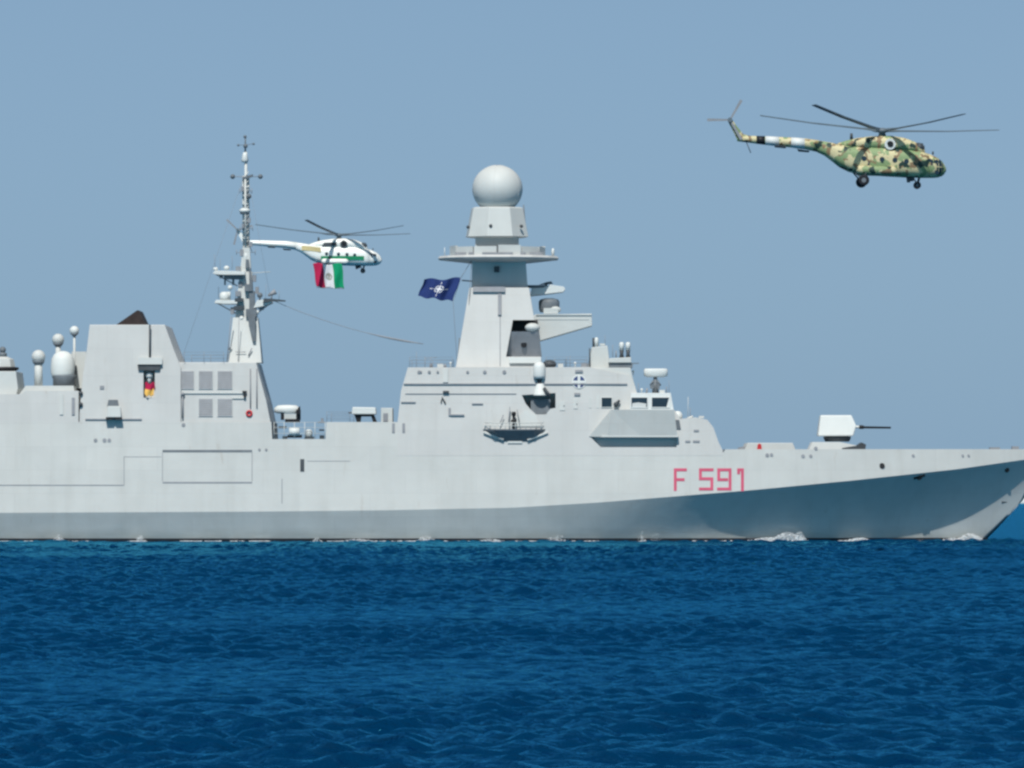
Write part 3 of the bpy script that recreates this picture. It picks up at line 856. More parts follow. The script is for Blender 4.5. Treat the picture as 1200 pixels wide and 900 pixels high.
# gallery sponson with struts and rail
sp = MB()
top = [(566, 503.5), (574, 501.5), (632, 501.5), (639, 503.5)]
t0 = [W(566, 502.8, 0.05), W(578, 502.8, 1.0), W(626, 502.8, 1.0), W(639, 502.8, 0.05)]
t1 = [p + Vector((0, 0, -0.12)) for p in t0]
b0 = [W(585, 516.5, 0.03), W(590, 517, 0.06), W(616, 517, 0.06), W(625, 516.5, 0.03)]
k = W(566, 502.8, -0.1); k2 = W(639, 502.8, -0.1); k3 = W(625, 516.5, -.1); k4 = W(585, 516.5, -.1)
sp.add(t0 + t1 + b0 + [k, k2, k3, k4], [(0, 1, 2, 3), (0, 1, 5, 4), (1, 2, 6, 5), (2, 3, 7, 6), (4, 5, 9, 8), (5, 6, 10, 9), (6, 7, 11, 10), (0, 3, 13, 12), (8, 9, 10, 11, 14, 15), (0, 4, 8, 15, 12), (3, 7, 11, 14, 13)])
sp = part(sp, 'gallery', M['steel'])  # darker paint carries the shade of the overhanging underside
mb = MB()
mb.tube([W(567, 506.5, 0.15), W(590, 515.5, 0.2)], 0.16, 6); mb.tube([W(642, 507, 0.1), W(618, 516, 0.2)], 0.14, 6)
plate(mb, rect(595, 517, 612, 519.5), .12); 
part(mb, 'gallery_strut', M['pale'], sp)
mb = MB()
for px in range(568, 640, 6): mb.tube([W(px, 503, 0.85 if 577 < px < 628 else .3), W(px, 495.5, 0.8 if 577 < px < 628 else .3)], 0.035, 5)
mb.tube([W(568, 495.5, .3), W(578, 495.5, .85), W(627, 495.5, .85), W(637, 495.5, .3)], 0.04, 5)
mb.tube([W(568, 499, .3), W(578, 499, .85), W(627, 499, .85), W(637, 499, .3)], 0.03, 5)
part(mb, 'gallery_rail', M['pale'], sp)
mb = MB(); c = W(602, 492, .5)
s = (YC - 9) / FPX
mb.lathe((c.x, c.y), [(3.4 * s, zof(494.5)), (3.2 * s, zof(492.5)), (1.5 * s, zof(491.5)), (1.5 * s, zof(488)), (2.4 * s, zof(487)), (2.8 * s, zof(484.5)), (2.0 * s, zof(482.5))], 14)
mb.lathe((c.x, c.y), [(1.2 * s, zof(503)), (1.2 * s, zof(494))], 8)
part(mb, 'pelorus', M['black'], sp)
mb = MB(); mb.tube([W(596, 496, .5), W(597.5, 477, .4)], .05, 5); mb.tube([W(609, 496, .5), W(606, 480, .4)], .05, 5); mb.tube([W(586, 496, .4), W(590, 486, .4)], .05, 5); part(mb, 'gallery_post', M['mid'], sp)
mb = MB(); plate(mb, [(600, 500), (634, 500), (628, 488), (616, 480), (607, 488)], .1); part(mb, 'splinter_shield', M['pale'], fwd)

# --- bridge wing, bulging out over the shadowed recess
bw = MB()
bt = [W(716, 480, 0.05), W(790, 480, 0.05)]
bm_ = [W(690, 512, 0.62), W(712, 512, 0.66), W(793, 512, 0.66)]
nb = [W(716, 480, 1.1), W(752, 480, 1.25), W(790, 480, 1.25), W(794, 512, 0.62), W(752, 512, 0.62), W(712, 512, 0.62), W(690, 511.6, 0.05)]
fb = [W(716, 480, -0.3), W(752, 480, -.3), W(790, 480, -0.3), W(794, 513.5, -0.3), W(752, 513.5, -.3), W(708, 513.5, -0.3), W(690, 513, -0.3)]
bw.add(nb + fb, [(0, 1, 4, 5), (1, 2, 3, 4), (0, 5, 6)] + [(i, (i + 1) % 7, (i + 1) % 7 + 7, i + 7) for i in range(7)] + [(7, 8, 11, 12), (8, 9, 10, 11), (7, 12, 13)])
bwing = part(bw, 'bridge_wing', M['hull'])
mb = MB(); plate(mb, [(704, 512.2), (794.5, 512.2), (795, 510.6), (706, 510.6)], 0.68, 0.3); part(mb, 'bridge_wing_lip', M['pale'], bwing)
carve(fwd, [cutp([(704, 524), (793, 524), (793, 512.3), (692, 512.3)], 0.55)])
# carve(hull, [cutp([(704, 524), (793, 524), (793, 512.3), (692, 512.3)], 0.55)])
# wheelhouse with framed windows
wh = hblock([(738, 480), (739.5, 460.5), (786, 460.5), (789.5, 480)], 482, 1.05, 'wheelhouse', M['white'], bevel=0.03)
def window(x0, y0, x1, y1, base, fr=1.0, parent=None, slant=0.0):
    f = MB()
    plate(f, rect(x0 - fr, y0 - fr, x1 + fr, y0), 0.07, base=base); plate(f, rect(x0 - fr, y1, x1 + fr, y1 + fr), 0.07, base=base)
    plate(f, rect(x0 - fr, y0, x0, y1), 0.07, base=base); plate(f, rect(x1, y0, x1 + fr, y1), 0.07, base=base)
    fo = part(f, 'window', M['white'], parent)
    g = MB(); plate(g, [(x0, y1), (x1 - slant, y1), (x1, y0), (x0, y0)], 0.015, base=base); part(g, 'pane', M['glass'], fo)
    return fo
window(740, 466, 758.5, 477, 1.05, parent=ship); window(764, 466, 784, 477, 1.05, parent=ship, slant=3)
mb = MB(); plate(mb, [(740.6, 477), (757, 477), (757.6, 473), (748, 471.6), (741, 472.5)], .025, base=1.05); part(mb, 'window_reflection', M['pale'], wh)  # pale plate painted as the reflection in the lower glass
window(705, 466, 717, 477, .03, .6, parent=ship)
mb = MB(); mb.sphere(W(722, 474, .3), .26); mb.tube([W(722, 474, .3), W(726, 469, .35)], [.18, .12], 8); part(mb, 'searchlight', M['dark'], fwd)
# stepped tower over the bridge
tw = MB(); solid(tw, [(688, 431), (739, 431), (742, 445), (747, 462), (690, 462)], YC - 7.6, YC + 7.6)
solid(tw, [(689.5, 432), (693.5, 407), (712, 405), (715, 431)], YC - 5, YC + 5)
solid(tw, [(713, 425), (740, 425), (739.5, 418.5), (714, 420)], YC - 6.8, YC + 6.8)
tw = part(tw, 'bridge_tower', M['pale'], ship, 0.05)
mb = MB(); solid(mb, [(714, 431), (741, 431), (742, 425.2), (714, 425.2)], YC - 6.6, YC + 6.6)
solid(mb, [(741, 426.6), (749, 426.2), (749, 425.2), (741, 425.2)], YC - 6.5, YC - 6.2); part(mb, 'tower_slot', M['steel'], tw)
mb = MB(); cyl(mb, 699, YC - 4, [(2.4, 406), (2.4, 398), (1.4, 395.5)], 12); part(mb, 'tower_post', M['white'], tw)
mb = MB(); cyl(mb, 695.5, YC - 4, [(1.2, 407), (1.4, 396)], 8); rod(mb, (691, 430), (690.8, 408), .7, YC - 5.4); part(mb, 'tower_pipe', M['dark'], tw)
mb = MB(); solid(mb, rect(681, 425.5, 689, 430.5), YC - 5.2, YC - 4.6); part(mb, 'tower_lamp', M['mid'], tw)
for px in (728.5, 736):
    mb = MB(); cyl(mb, px, YC - 5, [(2.8, 410), (2.8, 402.5), (1.6, 401)], 14); o = part(mb, 'drum_aerial', M['white'])
    mb = MB(); cyl(mb, px, YC - 5, [(3, 419), (2, 415), (2.6, 410.2)], 12); part(mb, 'aerial_foot', M['dark'], o)
mb = MB(); 
for a in (-1, 1): mb.tube([P(726.5, 448, YC - 7.75), P(726.5 + 4 * a, 444.5, YC - 7.75)], .08, 6)
mb.sphere(P(726.5, 448, YC - 7.8), .17); part(mb, 'tower_light', M['steel'], tw)
# navigation radar on the wheelhouse roof
nr = MB(); cyl(nr, 768.5, YC - 6, [(10, 442), (14, 440.5), (14, 433.5), (12.5, 432)], 22, sy=0.35)
nr = part(nr, 'navigation_radar', M['white'])
mb = MB(); cyl(mb, 768, YC - 6, [(4, 461), (3, 450), (2.2, 449), (2.2, 442)], 10); 
for a in (-1, 1): mb.tube([P(768 + 6 * a, 452, YC - 6), P(768 + 2 * a, 446, YC - 6)], .12, 6); 
solid(mb, rect(762, 451, 766.5, 455.5), YC - 6.6, YC - 6); solid(mb, rect(770, 450, 773, 456), YC - 6.6, YC - 6)
part(mb, 'radar_pedestal', M['steel'], nr)
mb = MB(); rod(mb, (757.5, 461), (758.5, 455), 1.2, YC - 6); part(mb, 'roof_lamp', M['mid'])
# forward of the wheelhouse
mb = MB(); plate(mb, rect(782.5, 483.5, 789, 492), 0.55, .2, base=.03); part(mb, 'side_light_screen', M['black'])
mb = MB(); mb.sphere(P(794, 487.5, YC - 6.5), 0.5); cyl(mb, 794, YC - 6.5, [(3, 495), (3, 489)], 12); part(mb, 'small_dome', M['white'])
mb = MB(); solid(mb, [(791, 503), (798, 503), (796, 492), (791, 492)], YC - 8.9, YC - 8); part(mb, 'locker', M['steel'])
mb = MB()
for y, a, b in ((504.5, 813, 819), (517, 803, 809), (517, 812, 820)): plate(mb, rect(a, y - 1, b, y + 1.3), .05, base=.03)
part(mb, 'wall_vent', M['mid'], fwd)
mb = MB(); rod(mb, (806, 491), (806.5, 465), .35, YC - 5); rod(mb, (805, 491), (812, 488), 1.6, YC - 6); part(mb, 'whip_aerial', M['pale'])
def roof_bit(kind, px, y0, y1, Y, r_=1.0, m='mid'):
    mb = MB()
    if kind == 'post': cyl(mb, px, Y, [(r_, y0), (r_ * .8, y1)], 10)
    elif kind == 'ball': cyl(mb, px, Y, [(r_ * .4, y0), (r_ * .4, y1 + r_)], 8); mb.sphere(P(px, y1 + r_, Y), r_ * Y / FPX)
    else: solid(mb, rect(px - r_, y1, px + r_, y0), Y, Y + 1)
    return part(mb, {'post': 'roof_aerial', 'ball': 'small_dome', 'box': 'roof_locker'}[kind], M[m])
for q in (('post', 748, 460.5, 449, YC - 7, .35), ('ball', 752, 460.5, 455, YC - 7, 1.6, 'white'), ('box', 776, 460.5, 457, YC - 7, 3, 'pale'), ('post', 784, 460.5, 446, YC - 7, .3), ('post', 781, 460.5, 453, YC - 6.5, .6), ('ball', 742, 440, 434, YC - 5, 1.4, 'white'), ('post', 718, 418.5, 404, YC - 4, .35), ('post', 722, 419, 411, YC - 4.5, .8), ('box', 706, 405, 402.5, YC - 4.5, 3, 'pale'), ('post', 709, 405, 393, YC - 4, .3),
          ('post', 650, 430.5, 420, YC - 5, .4), ('box', 657, 430.5, 426, YC - 5.5, 3, 'pale'), ('post', 668, 430.5, 417, YC - 5, .3), ('ball', 674, 430.5, 424, YC - 5.5, 1.5, 'white'), ('box', 516, 430.5, 426.5, YC - 5.5, 3.5, 'pale'), ('post', 488, 430.5, 412, YC - 4, .3), ('ball', 528, 430.5, 424, YC - 5.5, 1.4, 'white'), ('post', 809, 489.5, 478, YC - 5, .4), ('box', 822, 490, 487.5, YC - 5, 3, 'pale')): roof_bit(*q)
for a, b, c, d in ((656, 470, 662, 481), (672, 468, 677, 479)):
    mb = MB(); plate(mb, rect(a, b, c, d), .05, .02, base=.012); o = part(mb, 'watertight_door', M['pale'])
    mb = MB(); plate(mb, rect(c - 1.6, (b + d) / 2 - .6, c - .5, (b + d) / 2 + .6), .1, .02, base=.012); part(mb, 'door_handle', M['dark'], o)
mb = MB()
for px in (726, 730): mb.tube([P(px, 461, YC - 7.7), P(px, 447, YC - 7.65)], .03, 4)
part(mb, 'mast_ladder', M['mid'], tw)
# emblem: blue roundel with a white cross
def emblem():
    mb = MB()
    def disc(r0, off, n=28, mi=0):
        pts = [(678.5 + r0 * math.cos(2 * math.pi * i / n), 447.5 + r0 * math.sin(2 * math.pi * i / n)) for i in range(n)]
        plate(mb, pts, off, .02, mi, base=.03)
    disc(8.2, .03, mi=1); disc(7.0, .045)
    plate(mb, rect(677, 440, 680, 455), .06, .02, 1, base=.03); plate(mb, rect(671, 446, 686, 449), .055, .02, 1, base=.03)
    return part(mb, 'emblem', [M['navy'], M['white']], fwd)
emblem()
mb = MB(); plate(mb, rect(674, 433.5, 683, 436.5), .1, base=.03); plate(mb, rect(673, 460.5, 680, 463.5), .1, base=.03); part(mb, 'wall_vent', M['mid'], fwd)
mb = MB(); plate(mb, rect(699, 463, 702, 478), .02, base=.03); plate(mb, rect(690, 466, 693, 478), .02, base=.03); part(mb, 'wall_panel', M['pale'], fwd)

# --- main mast
mm = MB()
frustum(mm, 534, 636, 431, 550, 620, 337, 6.0, 4.1)
mm = part(mm, 'main_mast', M['grey'], ship, 0.06)
def MF(px, py, off=0.0):        # point on the near face of the main mast
    u = (431 - py) / (431 - 337.0)
    Y = YC - (6.0 + (4.1 - 6.0) * u) - off
    return P(px, py, Y)
def mplate(mb, poly, d, sink, mi=0): return mb.prism([MF(x, y, d) for x, y in poly], [MF(x, y, -sink) for x, y in poly], mi)
cut = MB().prism([MF(593, 418, 2), MF(650, 418, 2), MF(650, 375, 2), MF(601, 375, 2)], [MF(593, 418, -2.3), MF(650, 418, -2.3), MF(650, 375, -2.6), MF(601, 375, -2.6)])
carve(mm, [cut])
mb = MB(); mb.prism([MF(593.5, 418, -1.7), MF(635, 418, -1.7), MF(631.5, 388.5, -0.05), MF(599, 388.5, -0.05)], [MF(593.5, 418, -2.0), MF(635, 418, -2.0), MF(631.5, 388.5, -.4), MF(599, 388.5, -.4)])
part(mb, 'sloping_panel', M['mid'], mm)  # the recess's shade is put into the tilt and darker grey
mb = MB(); p = MF(614, 404, -.95); mb.tube([p + Vector((0, .1, 0)), p + Vector((0, -.12, 0))], .3, 16); part(mb, 'panel_port', M['black'], mm)
mb = MB(); mb.prism([MF(601, 388, -1.6), MF(632, 388, -1.6), MF(630, 375, -1.6), MF(602, 375, -1.6)], [MF(601, 388, -1.8), MF(632, 388, -1.8), MF(630, 375, -1.8), MF(602, 375, -1.8)]); part(mb, 'niche_void', M['black'], mm)  # black plate painted as the dark inside of the open niche
mb = MB(); mb.sphere(MF(624, 384, -.3), .62, sx=1.2, sz=.75); part(mb, 'niche_camera', M['pale'], mm)
mb = MB(); mplate(mb, rect(585.6, 339, 586.6, 429), .04, .05); part(mb, 'mast_seam', M['mid'], mm)
mb = MB(); mplate(mb, rect(583.5, 344, 587.5, 369), .18, .1); part(mb, 'mast_rail', M['mid'], mm)
mb = MB(); mplate(mb, rect(554, 336, 592, 342), .25, .1); part(mb, 'mast_catwalk', M['mid'], mm)
mb = MB()
frustum(mb, 552.5, 618.5, 338, 553.5, 616, 304, 2.9, 2.7); frustum(mb, 557, 608, 304, 557, 608, 276, 1.5, 1.5)
part(mb, 'mast_neck', M['grey'], mm)
mb = MB(); solid(mb, rect(579, 312, 585, 319), YC - 3.1, YC - 2.6); part(mb, 'neck_hatch', M['dark'], mm)
pf = MB(); cyl(pf, 584, YC, [(36, 308.5), (71, 304.6), (72, 303), (70, 300.5), (40, 300.2)], 16, smooth=False, rot=math.pi / 16, sy=1.0)
pf = part(pf, 'mast_platform', M['grey'], ship)
mb = MB()
for k in range(12):
    a0 = 2 * math.pi * k / 12 + .02; a1 = 2 * math.pi * (k + 1) / 12 - .02
    s = YC / FPX
    r0 = 56 * s; c = P(583, 560, YC)
    q = []
    for a in (a0, a1):
        for rr in (r0, r0 - .25): q.append((c.x + rr * math.cos(a), YC + rr * math.sin(a)))
    z0, z1 = zof(300.6, YC), zof(290 if k % 3 else 288.5, YC)
    zc = zof(295.5, YC)
    mb.prism([Vector((q[0][0], q[0][1], z0)), Vector((q[2][0], q[2][1], z0)), Vector((q[3][0], q[3][1], z0)), Vector((q[1][0], q[1][1], z0))],
             [Vector((q[0][0], q[0][1], z1)), Vector((q[2][0], q[2][1], z1)), Vector((q[3][0], q[3][1], z1)), Vector((q[1][0], q[1][1], z1))])
part(mb, 'platform_screen', M['pale'], pf)
mb = MB()
for px, w_ in ((540, 7), (554, 5), (583, 18), (610, 6), (628, 8)):
    solid(mb, rect(px - w_, 295.5, px + w_, 300.4), YC - 5.4 + abs(px - 583) * .045, YC - 4.4 + abs(px - 583) * .045)
part(mb, 'platform_box', M['mid'], pf)
mb = MB(); cyl(mb, 648, YC, [(1.6, 300), (1.8, 294), (1, 291)], 10); cyl(mb, 521, YC, [(.5, 300), (.4, 290)], 6); part(mb, 'platform_lamp', M['white'], pf)
dr = MB(); cyl(dr, 582.5, YC, [(25, 279.5), (38.5, 277.8), (38, 276), (31.5, 244), (28, 243)], 8, smooth=False, rot=math.pi / 8 + .1)
dr = part(dr, 'radar_drum', M['pale'], ship, 0.05)
mb = MB()
for px, py in ((575, 264.5), (548.5, 266), (611, 265)):
    u = (px - 583) / 35.
    mb.sphere(P(px, py, YC - 3.02 + 1.6 * u * u), .17)
part(mb, 'drum_port', M['dark'], dr)
mb = MB(); mb.sphere(P(583, 221.6, YC), 29.5 * YC / FPX, 48, 32, z0=-.78, sz=.96); rd = part(mb, 'radar_dome', M['pale'], ship)
mb = MB()
rr = 29.55 * YC / FPX; c = P(583, 221.6, YC)
for az in (-70, -8, 8 + 50):
    pts = [c + Vector((rr * math.cos(t) * math.sin(R(az)), -rr * math.cos(t) * math.cos(R(az)), rr * .96 * math.sin(t))) for t in np.linspace(-.75, 1.5, 14)]
    mb.tube(pts, .02, 5)
part(mb, 'dome_seam', M['grey'], rd)
mb = MB(); rod(mb, (616.5, 277), (613.5, 240), .8, YC); part(mb, 'lightning_rod', M['steel'], dr)
# radar sponson reaching forward, tracker on it
ra = MB(); A = [(622, 373), (627, 368.5), (693.5, 367.5), (694, 381.5), (632, 399.5), (628, 388)]
ra.prism([P(x, y, YC - 2.6) for x, y in A], [Vector((P(x, y, YC - 2.6).x, YC + 2.6, P(x, y, YC - 2.6).z)) for x, y in A])
ra = part(ra, 'radar_sponson', M['pale'], ship, 0.05)
mb = MB(); solid(mb, rect(628, 373.6, 690, 374.6), YC - 2.64, YC - 2.6); solid(mb, rect(628, 368.2, 693, 369.4), YC - 2.7, YC - 2.6); part(mb, 'sponson_seam', M['pale'], ra)
tr = MB(); cyl(tr, 643.5, YC - .8, [(10.5, 366), (12, 362), (12.3, 354), (10.5, 351), (5, 349.6)], 20); tr = part(tr, 'tracking_radar', M['steel'], ship)
mb = MB(); mb.sphere(P(651, 363, YC - 1.9), .42, sx=1.3, sz=.8); solid(mb, rect(637, 361, 654, 367.6), YC - 2.3, YC - 1.4); part(mb, 'tracker_head', M['pale'], tr)
up = MB(); solid(up, [(621, 346.5), (623, 337.5), (636, 337), (645, 333.6), (661, 336), (662.5, 339), (660, 342), (640, 344.5)], YC - 1.8, YC + 1.8); up = part(up, 'upper_sponson', M['white'], ship, .03)
mb = MB(); solid(mb, [(632, 333.5), (648, 332.5), (646, 329.5), (640, 330.5)], YC - .6, YC + .6); cyl(mb, 640, YC, [(1.5, 338), (1.5, 331)], 8); solid(mb, rect(617, 334, 640, 336.8), YC - 1.6, YC + 1); part(mb, 'sponson_aerial', M['steel'], up)
mb = MB(); rod(mb, (545, 431), (553, 300), .35, YC - 4.5); rod(mb, (541, 328.5), (553, 329.5), .9, YC - 3.0); rod(mb, (536, 432), (538.5, 396), .8, YC - 5); part(mb, 'flag_yard', M['steel'], mm)
mb = MB(); rod(mb, (498, 431), (498, 418), .35, YC - 3); rod(mb, (498, 420), (512, 419), .3, YC - 3); cyl(mb, 505, YC - 3, [(1.8, 431), (1.5, 426)], 10); cyl(mb, 521.5, YC - 3, [(1.6, 431), (1.4, 427)], 10); part(mb, 'roof_aerial', M['mid'])

# --- hull details
mb = MB()
def stroke(a, b, wd=3.4):
    x0, x1 = sorted((a[0], b[0])); y0, y1 = sorted((a[1], b[1]))
    h = wd / 2
    plate(mb, rect(x0 - h, y0 - h, x1 + h, y1 + h), 0.03, .02)
def strokes(pts):
    for i, (a, b) in enumerate(zip(pts, pts[1:])):
        # trim one end so that strokes butt rather than overlap
        a = list(a); b = list(b)
        for k in (0, 1):
            if a[k] != b[k]:
                d = 3.4 if b[k] > a[k] else -3.4
                if i > 0: a[k] += d
        stroke(a, b)
strokes([(791.3, 573.5), (791.3, 550.5), (803.2, 550.5)]); stroke((794.7, 562), (800.5, 562)); part(mb, 'hull_letter', M['red'])
mb = MB()
strokes([(834.5, 550.5), (820.8, 550.5), (820.8, 561), (834.2, 561), (834.2, 573), (820.8, 573)]); part(mb, 'hull_numeral', M['red'])
mb = MB()
strokes([(842, 573), (855.5, 573), (855.5, 550.5), (842.2, 550.5), (842.2, 562), (851.5, 562)]); part(mb, 'hull_numeral', M['red'])
mb = MB()
strokes([(865.5, 554), (865.5, 550.5), (870, 550.5), (870, 574)])
part(mb, 'hull_numeral', M['red'])
mb = MB(); plate(mb, rect(190.5, 527.2, 295.5, 530), 0.02); part(mb, 'boat_door_slot', M['steel'])
mb = MB(); plate(mb, rect(190.5, 564.6, 295.5, 566.2), 0.03); plate(mb, rect(190, 530.4, 190.8, 564), .015); plate(mb, rect(295, 530.4, 295.8, 564), .015); plate(mb, rect(0, 568, 145, 569), .03); plate(mb, rect(145, 535, 145.8, 569), .012); plate(mb, rect(145.8, 535, 189, 535.7), .012)
plate(mb, rect(-120, 568, 0, 569), .03); plate(mb, rect(330, 561, 331, 590), .01); plate(mb, rect(360, 540, 410, 540.7), .015)
part(mb, 'hull_seam', M['mid'])
mb = MB(); plate(mb, rect(351.8, 538, 356.6, 552.5), 0.04); part(mb, 'drain_slot', M['dark'])
mb = MB()
def port(px, py, r, mi=0):
    p = W(px, py, 0.0); n_ = Vector((0, -1, .12))
    mb.tube([p + n_ * -.1, p + n_ * .05], r * .0845, 12, mi)
for px, py, r in ((112, 516, 2.2), (122.5, 516, 2.4), (128, 516, 2.2), (215, 498, 2.2), (304, 527, 1.6), (312, 527, 1.6)): port(px, py, r)
for px, py, r in ((899, 533.5, 2.2), (904, 533, 2), (941, 534.5, 2.2), (950, 534.5, 2), (956, 525.5, 2.2), (1070, 534, 1.8), (1128, 534, 1.6), (1135, 534, 1.6)): port(px, py, r)
part(mb, 'scuttle', M['mid'])
mb = MB(); port(1033.5, 546, 3.4); part(mb, 'hawse_pipe', M['black'])
def on_low(px, py, off):
    """point on the flared bow below the knuckle"""
    best = None
    zt = zof(py, YC - 4)
    g = LOW[-1]
    best, bd_ = None, 1e9
    for j in range(1, len(g) - 1):
        for i in range(len(g[0]) - 1):
            a = g[j][i]
            ax = 600 + a.x * FPX / a.y; ay = 560 - (a.z - EYE) * FPX / a.y
            d = (ax - px) ** 2 + (ay - py) ** 2
            if d < bd_: bd_, best = d, a
    return P(px, py, best.y - off)
an = MB(); p = on_low(1077, 559, .05); an.tube([p + Vector((0, .4, 0)), p + Vector((0, -.22, -.05))], .28, 12)
an.tube([p + Vector((-.55, -.2, -.12)), p + Vector((.55, -.2, .2))], .14, 8); part(an, 'anchor', M['black'])
mb = MB()
for px, py, r in ((1136.5, 549.5, .24), (1180, 551, .24)):
    p = on_low(px, py, .0); mb.tube([p + Vector((0, .7, .1)), p + Vector((.0, -.03, 0))], r, 12)
part(mb, 'fairlead', M['black'])
mb = MB(); mb.tube([P(1173.5, 588.3, YC - .62), P(1186, 588, YC - .12)], [.1, .13], 8); part(mb, 'stem_bar', M['dark'])

# --- foredeck: missile hatches, gun
mb = MB(); solid(mb, [(872, 529), (933, 529), (929, 519), (876, 519)], YC - 5, YC + 5); part(mb, 'missile_hatch_house', M['pale'], ship, .05)
mb = MB(); solid(mb, [(887, 527.5), (893, 527.5), (892, 521), (890, 519.5), (888, 521)], YC - 5.1, YC - 5); part(mb, 'hatch_mark', M['redband'])
mb = MB(); solid(mb, [(864, 529), (876, 529), (874, 523), (868, 524)], YC - 4, YC + 3); part(mb, 'deck_winch', M['mid'])
gun = MB()
lo = [P(958.5, 511, YC - 1.6), P(1000, 511, YC - 1.6), P(1003.5, 499, YC - 1.5), P(998, 486.5, YC - 1.15), P(961.5, 486.5, YC - 1.15)]
gun.prism(lo, [Vector((p.x, 2 * YC - p.y, p.z)) for p in lo])
gun = part(gun, 'bow_gun', M['white'], ship, .12)
mb = MB(); mb.tube([P(1002, 500.3, YC), P(1007, 500.4, YC)], .14, 10); mb.tube([P(1007, 500.4, YC), P(1011, 500.6, YC), P(1013, 500.8, YC), P(1044, 501.2, YC)], [.2, .2, .12, .10], 10, 1); part(mb, 'gun_barrel', [M['white'], M['black']], gun)
mb = MB(); cyl(mb, 981, YC, [(14, 517.5), (16, 514), (16, 511.5), (10, 511)], 24); part(mb, 'gun_ring', M['dark'], gun)
mb = MB(); solid(mb, [(947, 529), (1008, 529), (1004, 522), (984, 518), (952, 518)], YC - 2.4, YC + 2.4); part(mb, 'gun_base', M['white'], gun)
mb = MB(); solid(mb, [(987, 528), (1014, 527), (1015, 521), (1010, 518.5), (1005, 522), (987, 525)], YC - 3, YC + 1); part(mb, 'breakwater', M['dark'])
mb = MB(); solid(mb, rect(1160, 527, 1172, 524.2), YC - .6, YC + .6); solid(mb, rect(1186, 527, 1194, 523), YC - .5, YC + .5); part(mb, 'windlass', M['mid'])

def rail(pts_px, name='guard_rail', h=1.0, off=-0.12, step=18):
    P0 = []
    for (x0, y0), (x1, y1) in zip(pts_px, pts_px[1:]):
        k = max(1, int(abs(x1 - x0) / step))
        P0 += [(x0 + (x1 - x0) * q / k, y0 + (y1 - y0) * q / k) for q in range(k)]
    P0.append(pts_px[-1])
    for sgn in (-1, 1):
        mb = MB()
        base = [W(px, py, off, sgn) for px, py in P0]
        for p in base: mb.tube([p, p + Vector((0, 0, h))], .022, 4)
        for z in (.35, .68, h): mb.tube([p + Vector((0, 0, z)) for p in base], .012, 4)
        part(mb, name, M['mid'])
rail([(383, 494.5), (410, 494.5)]); rail([(480, 430.4), (530, 430.4)]); rail([(640, 430.3), (688, 430)]); rail([(216, 424.5), (262, 424.5)])
# --- loose things on the ship
def lifebuoy(px, py):
    mb = MB(); c = W(px, py, -0.18)
    n, k = 20, 8
    vs, fs = [], []
    for i in range(n):
        a = 2 * math.pi * i / n
        for j in range(k):
            b = 2 * math.pi * j / k
            r = .24 + .10 * math.cos(b)
            vs.append(c + Vector((r * math.cos(a), .09 * math.sin(b), r * math.sin(a))))
    for i in range(n):
        for j in range(k):
            fs.append((i * k + j, ((i + 1) % n) * k + j, ((i + 1) % n) * k + (j + 1) % k, i * k + (j + 1) % k))
    mb.add(vs, fs, 0, True)
    o = mb.build('lifebuoy', M['redband'], None, c)
    o.location = c
    return tag(o, 'red lifebuoy hung on the grey wall below the after mast', 'lifebuoy')
lifebuoy(292, 484.5)

def flag(name, corners, Y, nu, nv, wave, matfn, mats, origin, thick=0.03):
    """cloth: corners TL, TR, BR, BL in pixels; wave(u, v) = metres towards or away from the viewer"""
    mb = MB()
    tl, tr_, br, bl = [Vector(P(x, y, Y)) for x, y in corners]
    front, back = [], []
    for j in range(nv + 1):
        for i in range(nu + 1):
            u, v = i / nu, j / nv
            p = tl.lerp(tr_, u).lerp(bl.lerp(br, u), v)
            p = p + Vector((0.05 * math.sin(v * 6), wave(u, v), 0.12 * math.sin(u * 9) * (1 - v) + 0.09 * math.sin(u * 15 + 1) * v))
            front.append(p); back.append(p + Vector((0, thick, 0)))
    W1 = nu + 1; N = W1 * (nv + 1)
    mb.v = front + back
    for j in range(nv):
        for i in range(nu):
            m = matfn((i + .5) / nu, (j + .5) / nv)
            a, b, c, d = j * W1 + i, j * W1 + i + 1, (j + 1) * W1 + i + 1, (j + 1) * W1 + i
            mb.f += [[a, d, c, b], [a + N, b + N, c + N, d + N]]; mb.mi += [m, m]; mb.sm += [True, True]
    border = [i for i in range(nu)] + [nu + j * W1 for j in range(nv)] + [nv * W1 + nu - i for i in range(nu)] + [(nv - j) * W1 for j in range(nv)]
    for a, b in zip(border, border[1:] + border[:1]):
        mb.f.append([a, b, b + N, a + N]); mb.mi.append(0); mb.sm.append(False)
    o = mb.build(name, mats, None, origin)
    o.location = origin
    return o
def star(u, v):
    x, y = (u - .50) * 1.55, v - .5
    r = math.hypot(x, y)
    if abs(x) + 5.0 * abs(y) < .27 * 1.0 or abs(y) + 5.0 * abs(x) < .27: return 1
    if abs(r - .17) < .022 and min(abs(x), abs(y)) > .06: return 1
    if .27 < r < .40 and min(abs(x), abs(y)) < .013: return 1
    return 0
nato = flag('ensign', [(497, 327.5), (539.5, 326), (530.5, 353), (490, 347.5)], YC - 4.5, 110, 66,
            lambda u, v: .28 * (1 - u) * math.sin(u * 8 + v * 1.5) + .1 * math.sin(u * 17 + v), star, [M['flagblue'], M['flagwhite']], P(539.5, 326, YC - 4.5))
mb = MB(); mb.tube([P(540, 325.5, YC - 4.4), P(552, 306, YC - 4)], .03, 5); mb.tube([P(540, 325.5, YC - 4.4), P(531, 353.5, YC - 4.45), P(536, 430, YC - 5.5)], .022, 5); mb.build('halyard', M['mid'], nato, P(539.5, 326, YC - 4.5))
tag(nato, 'dark blue flag with a white compass star streaming from the main mast', 'flag')
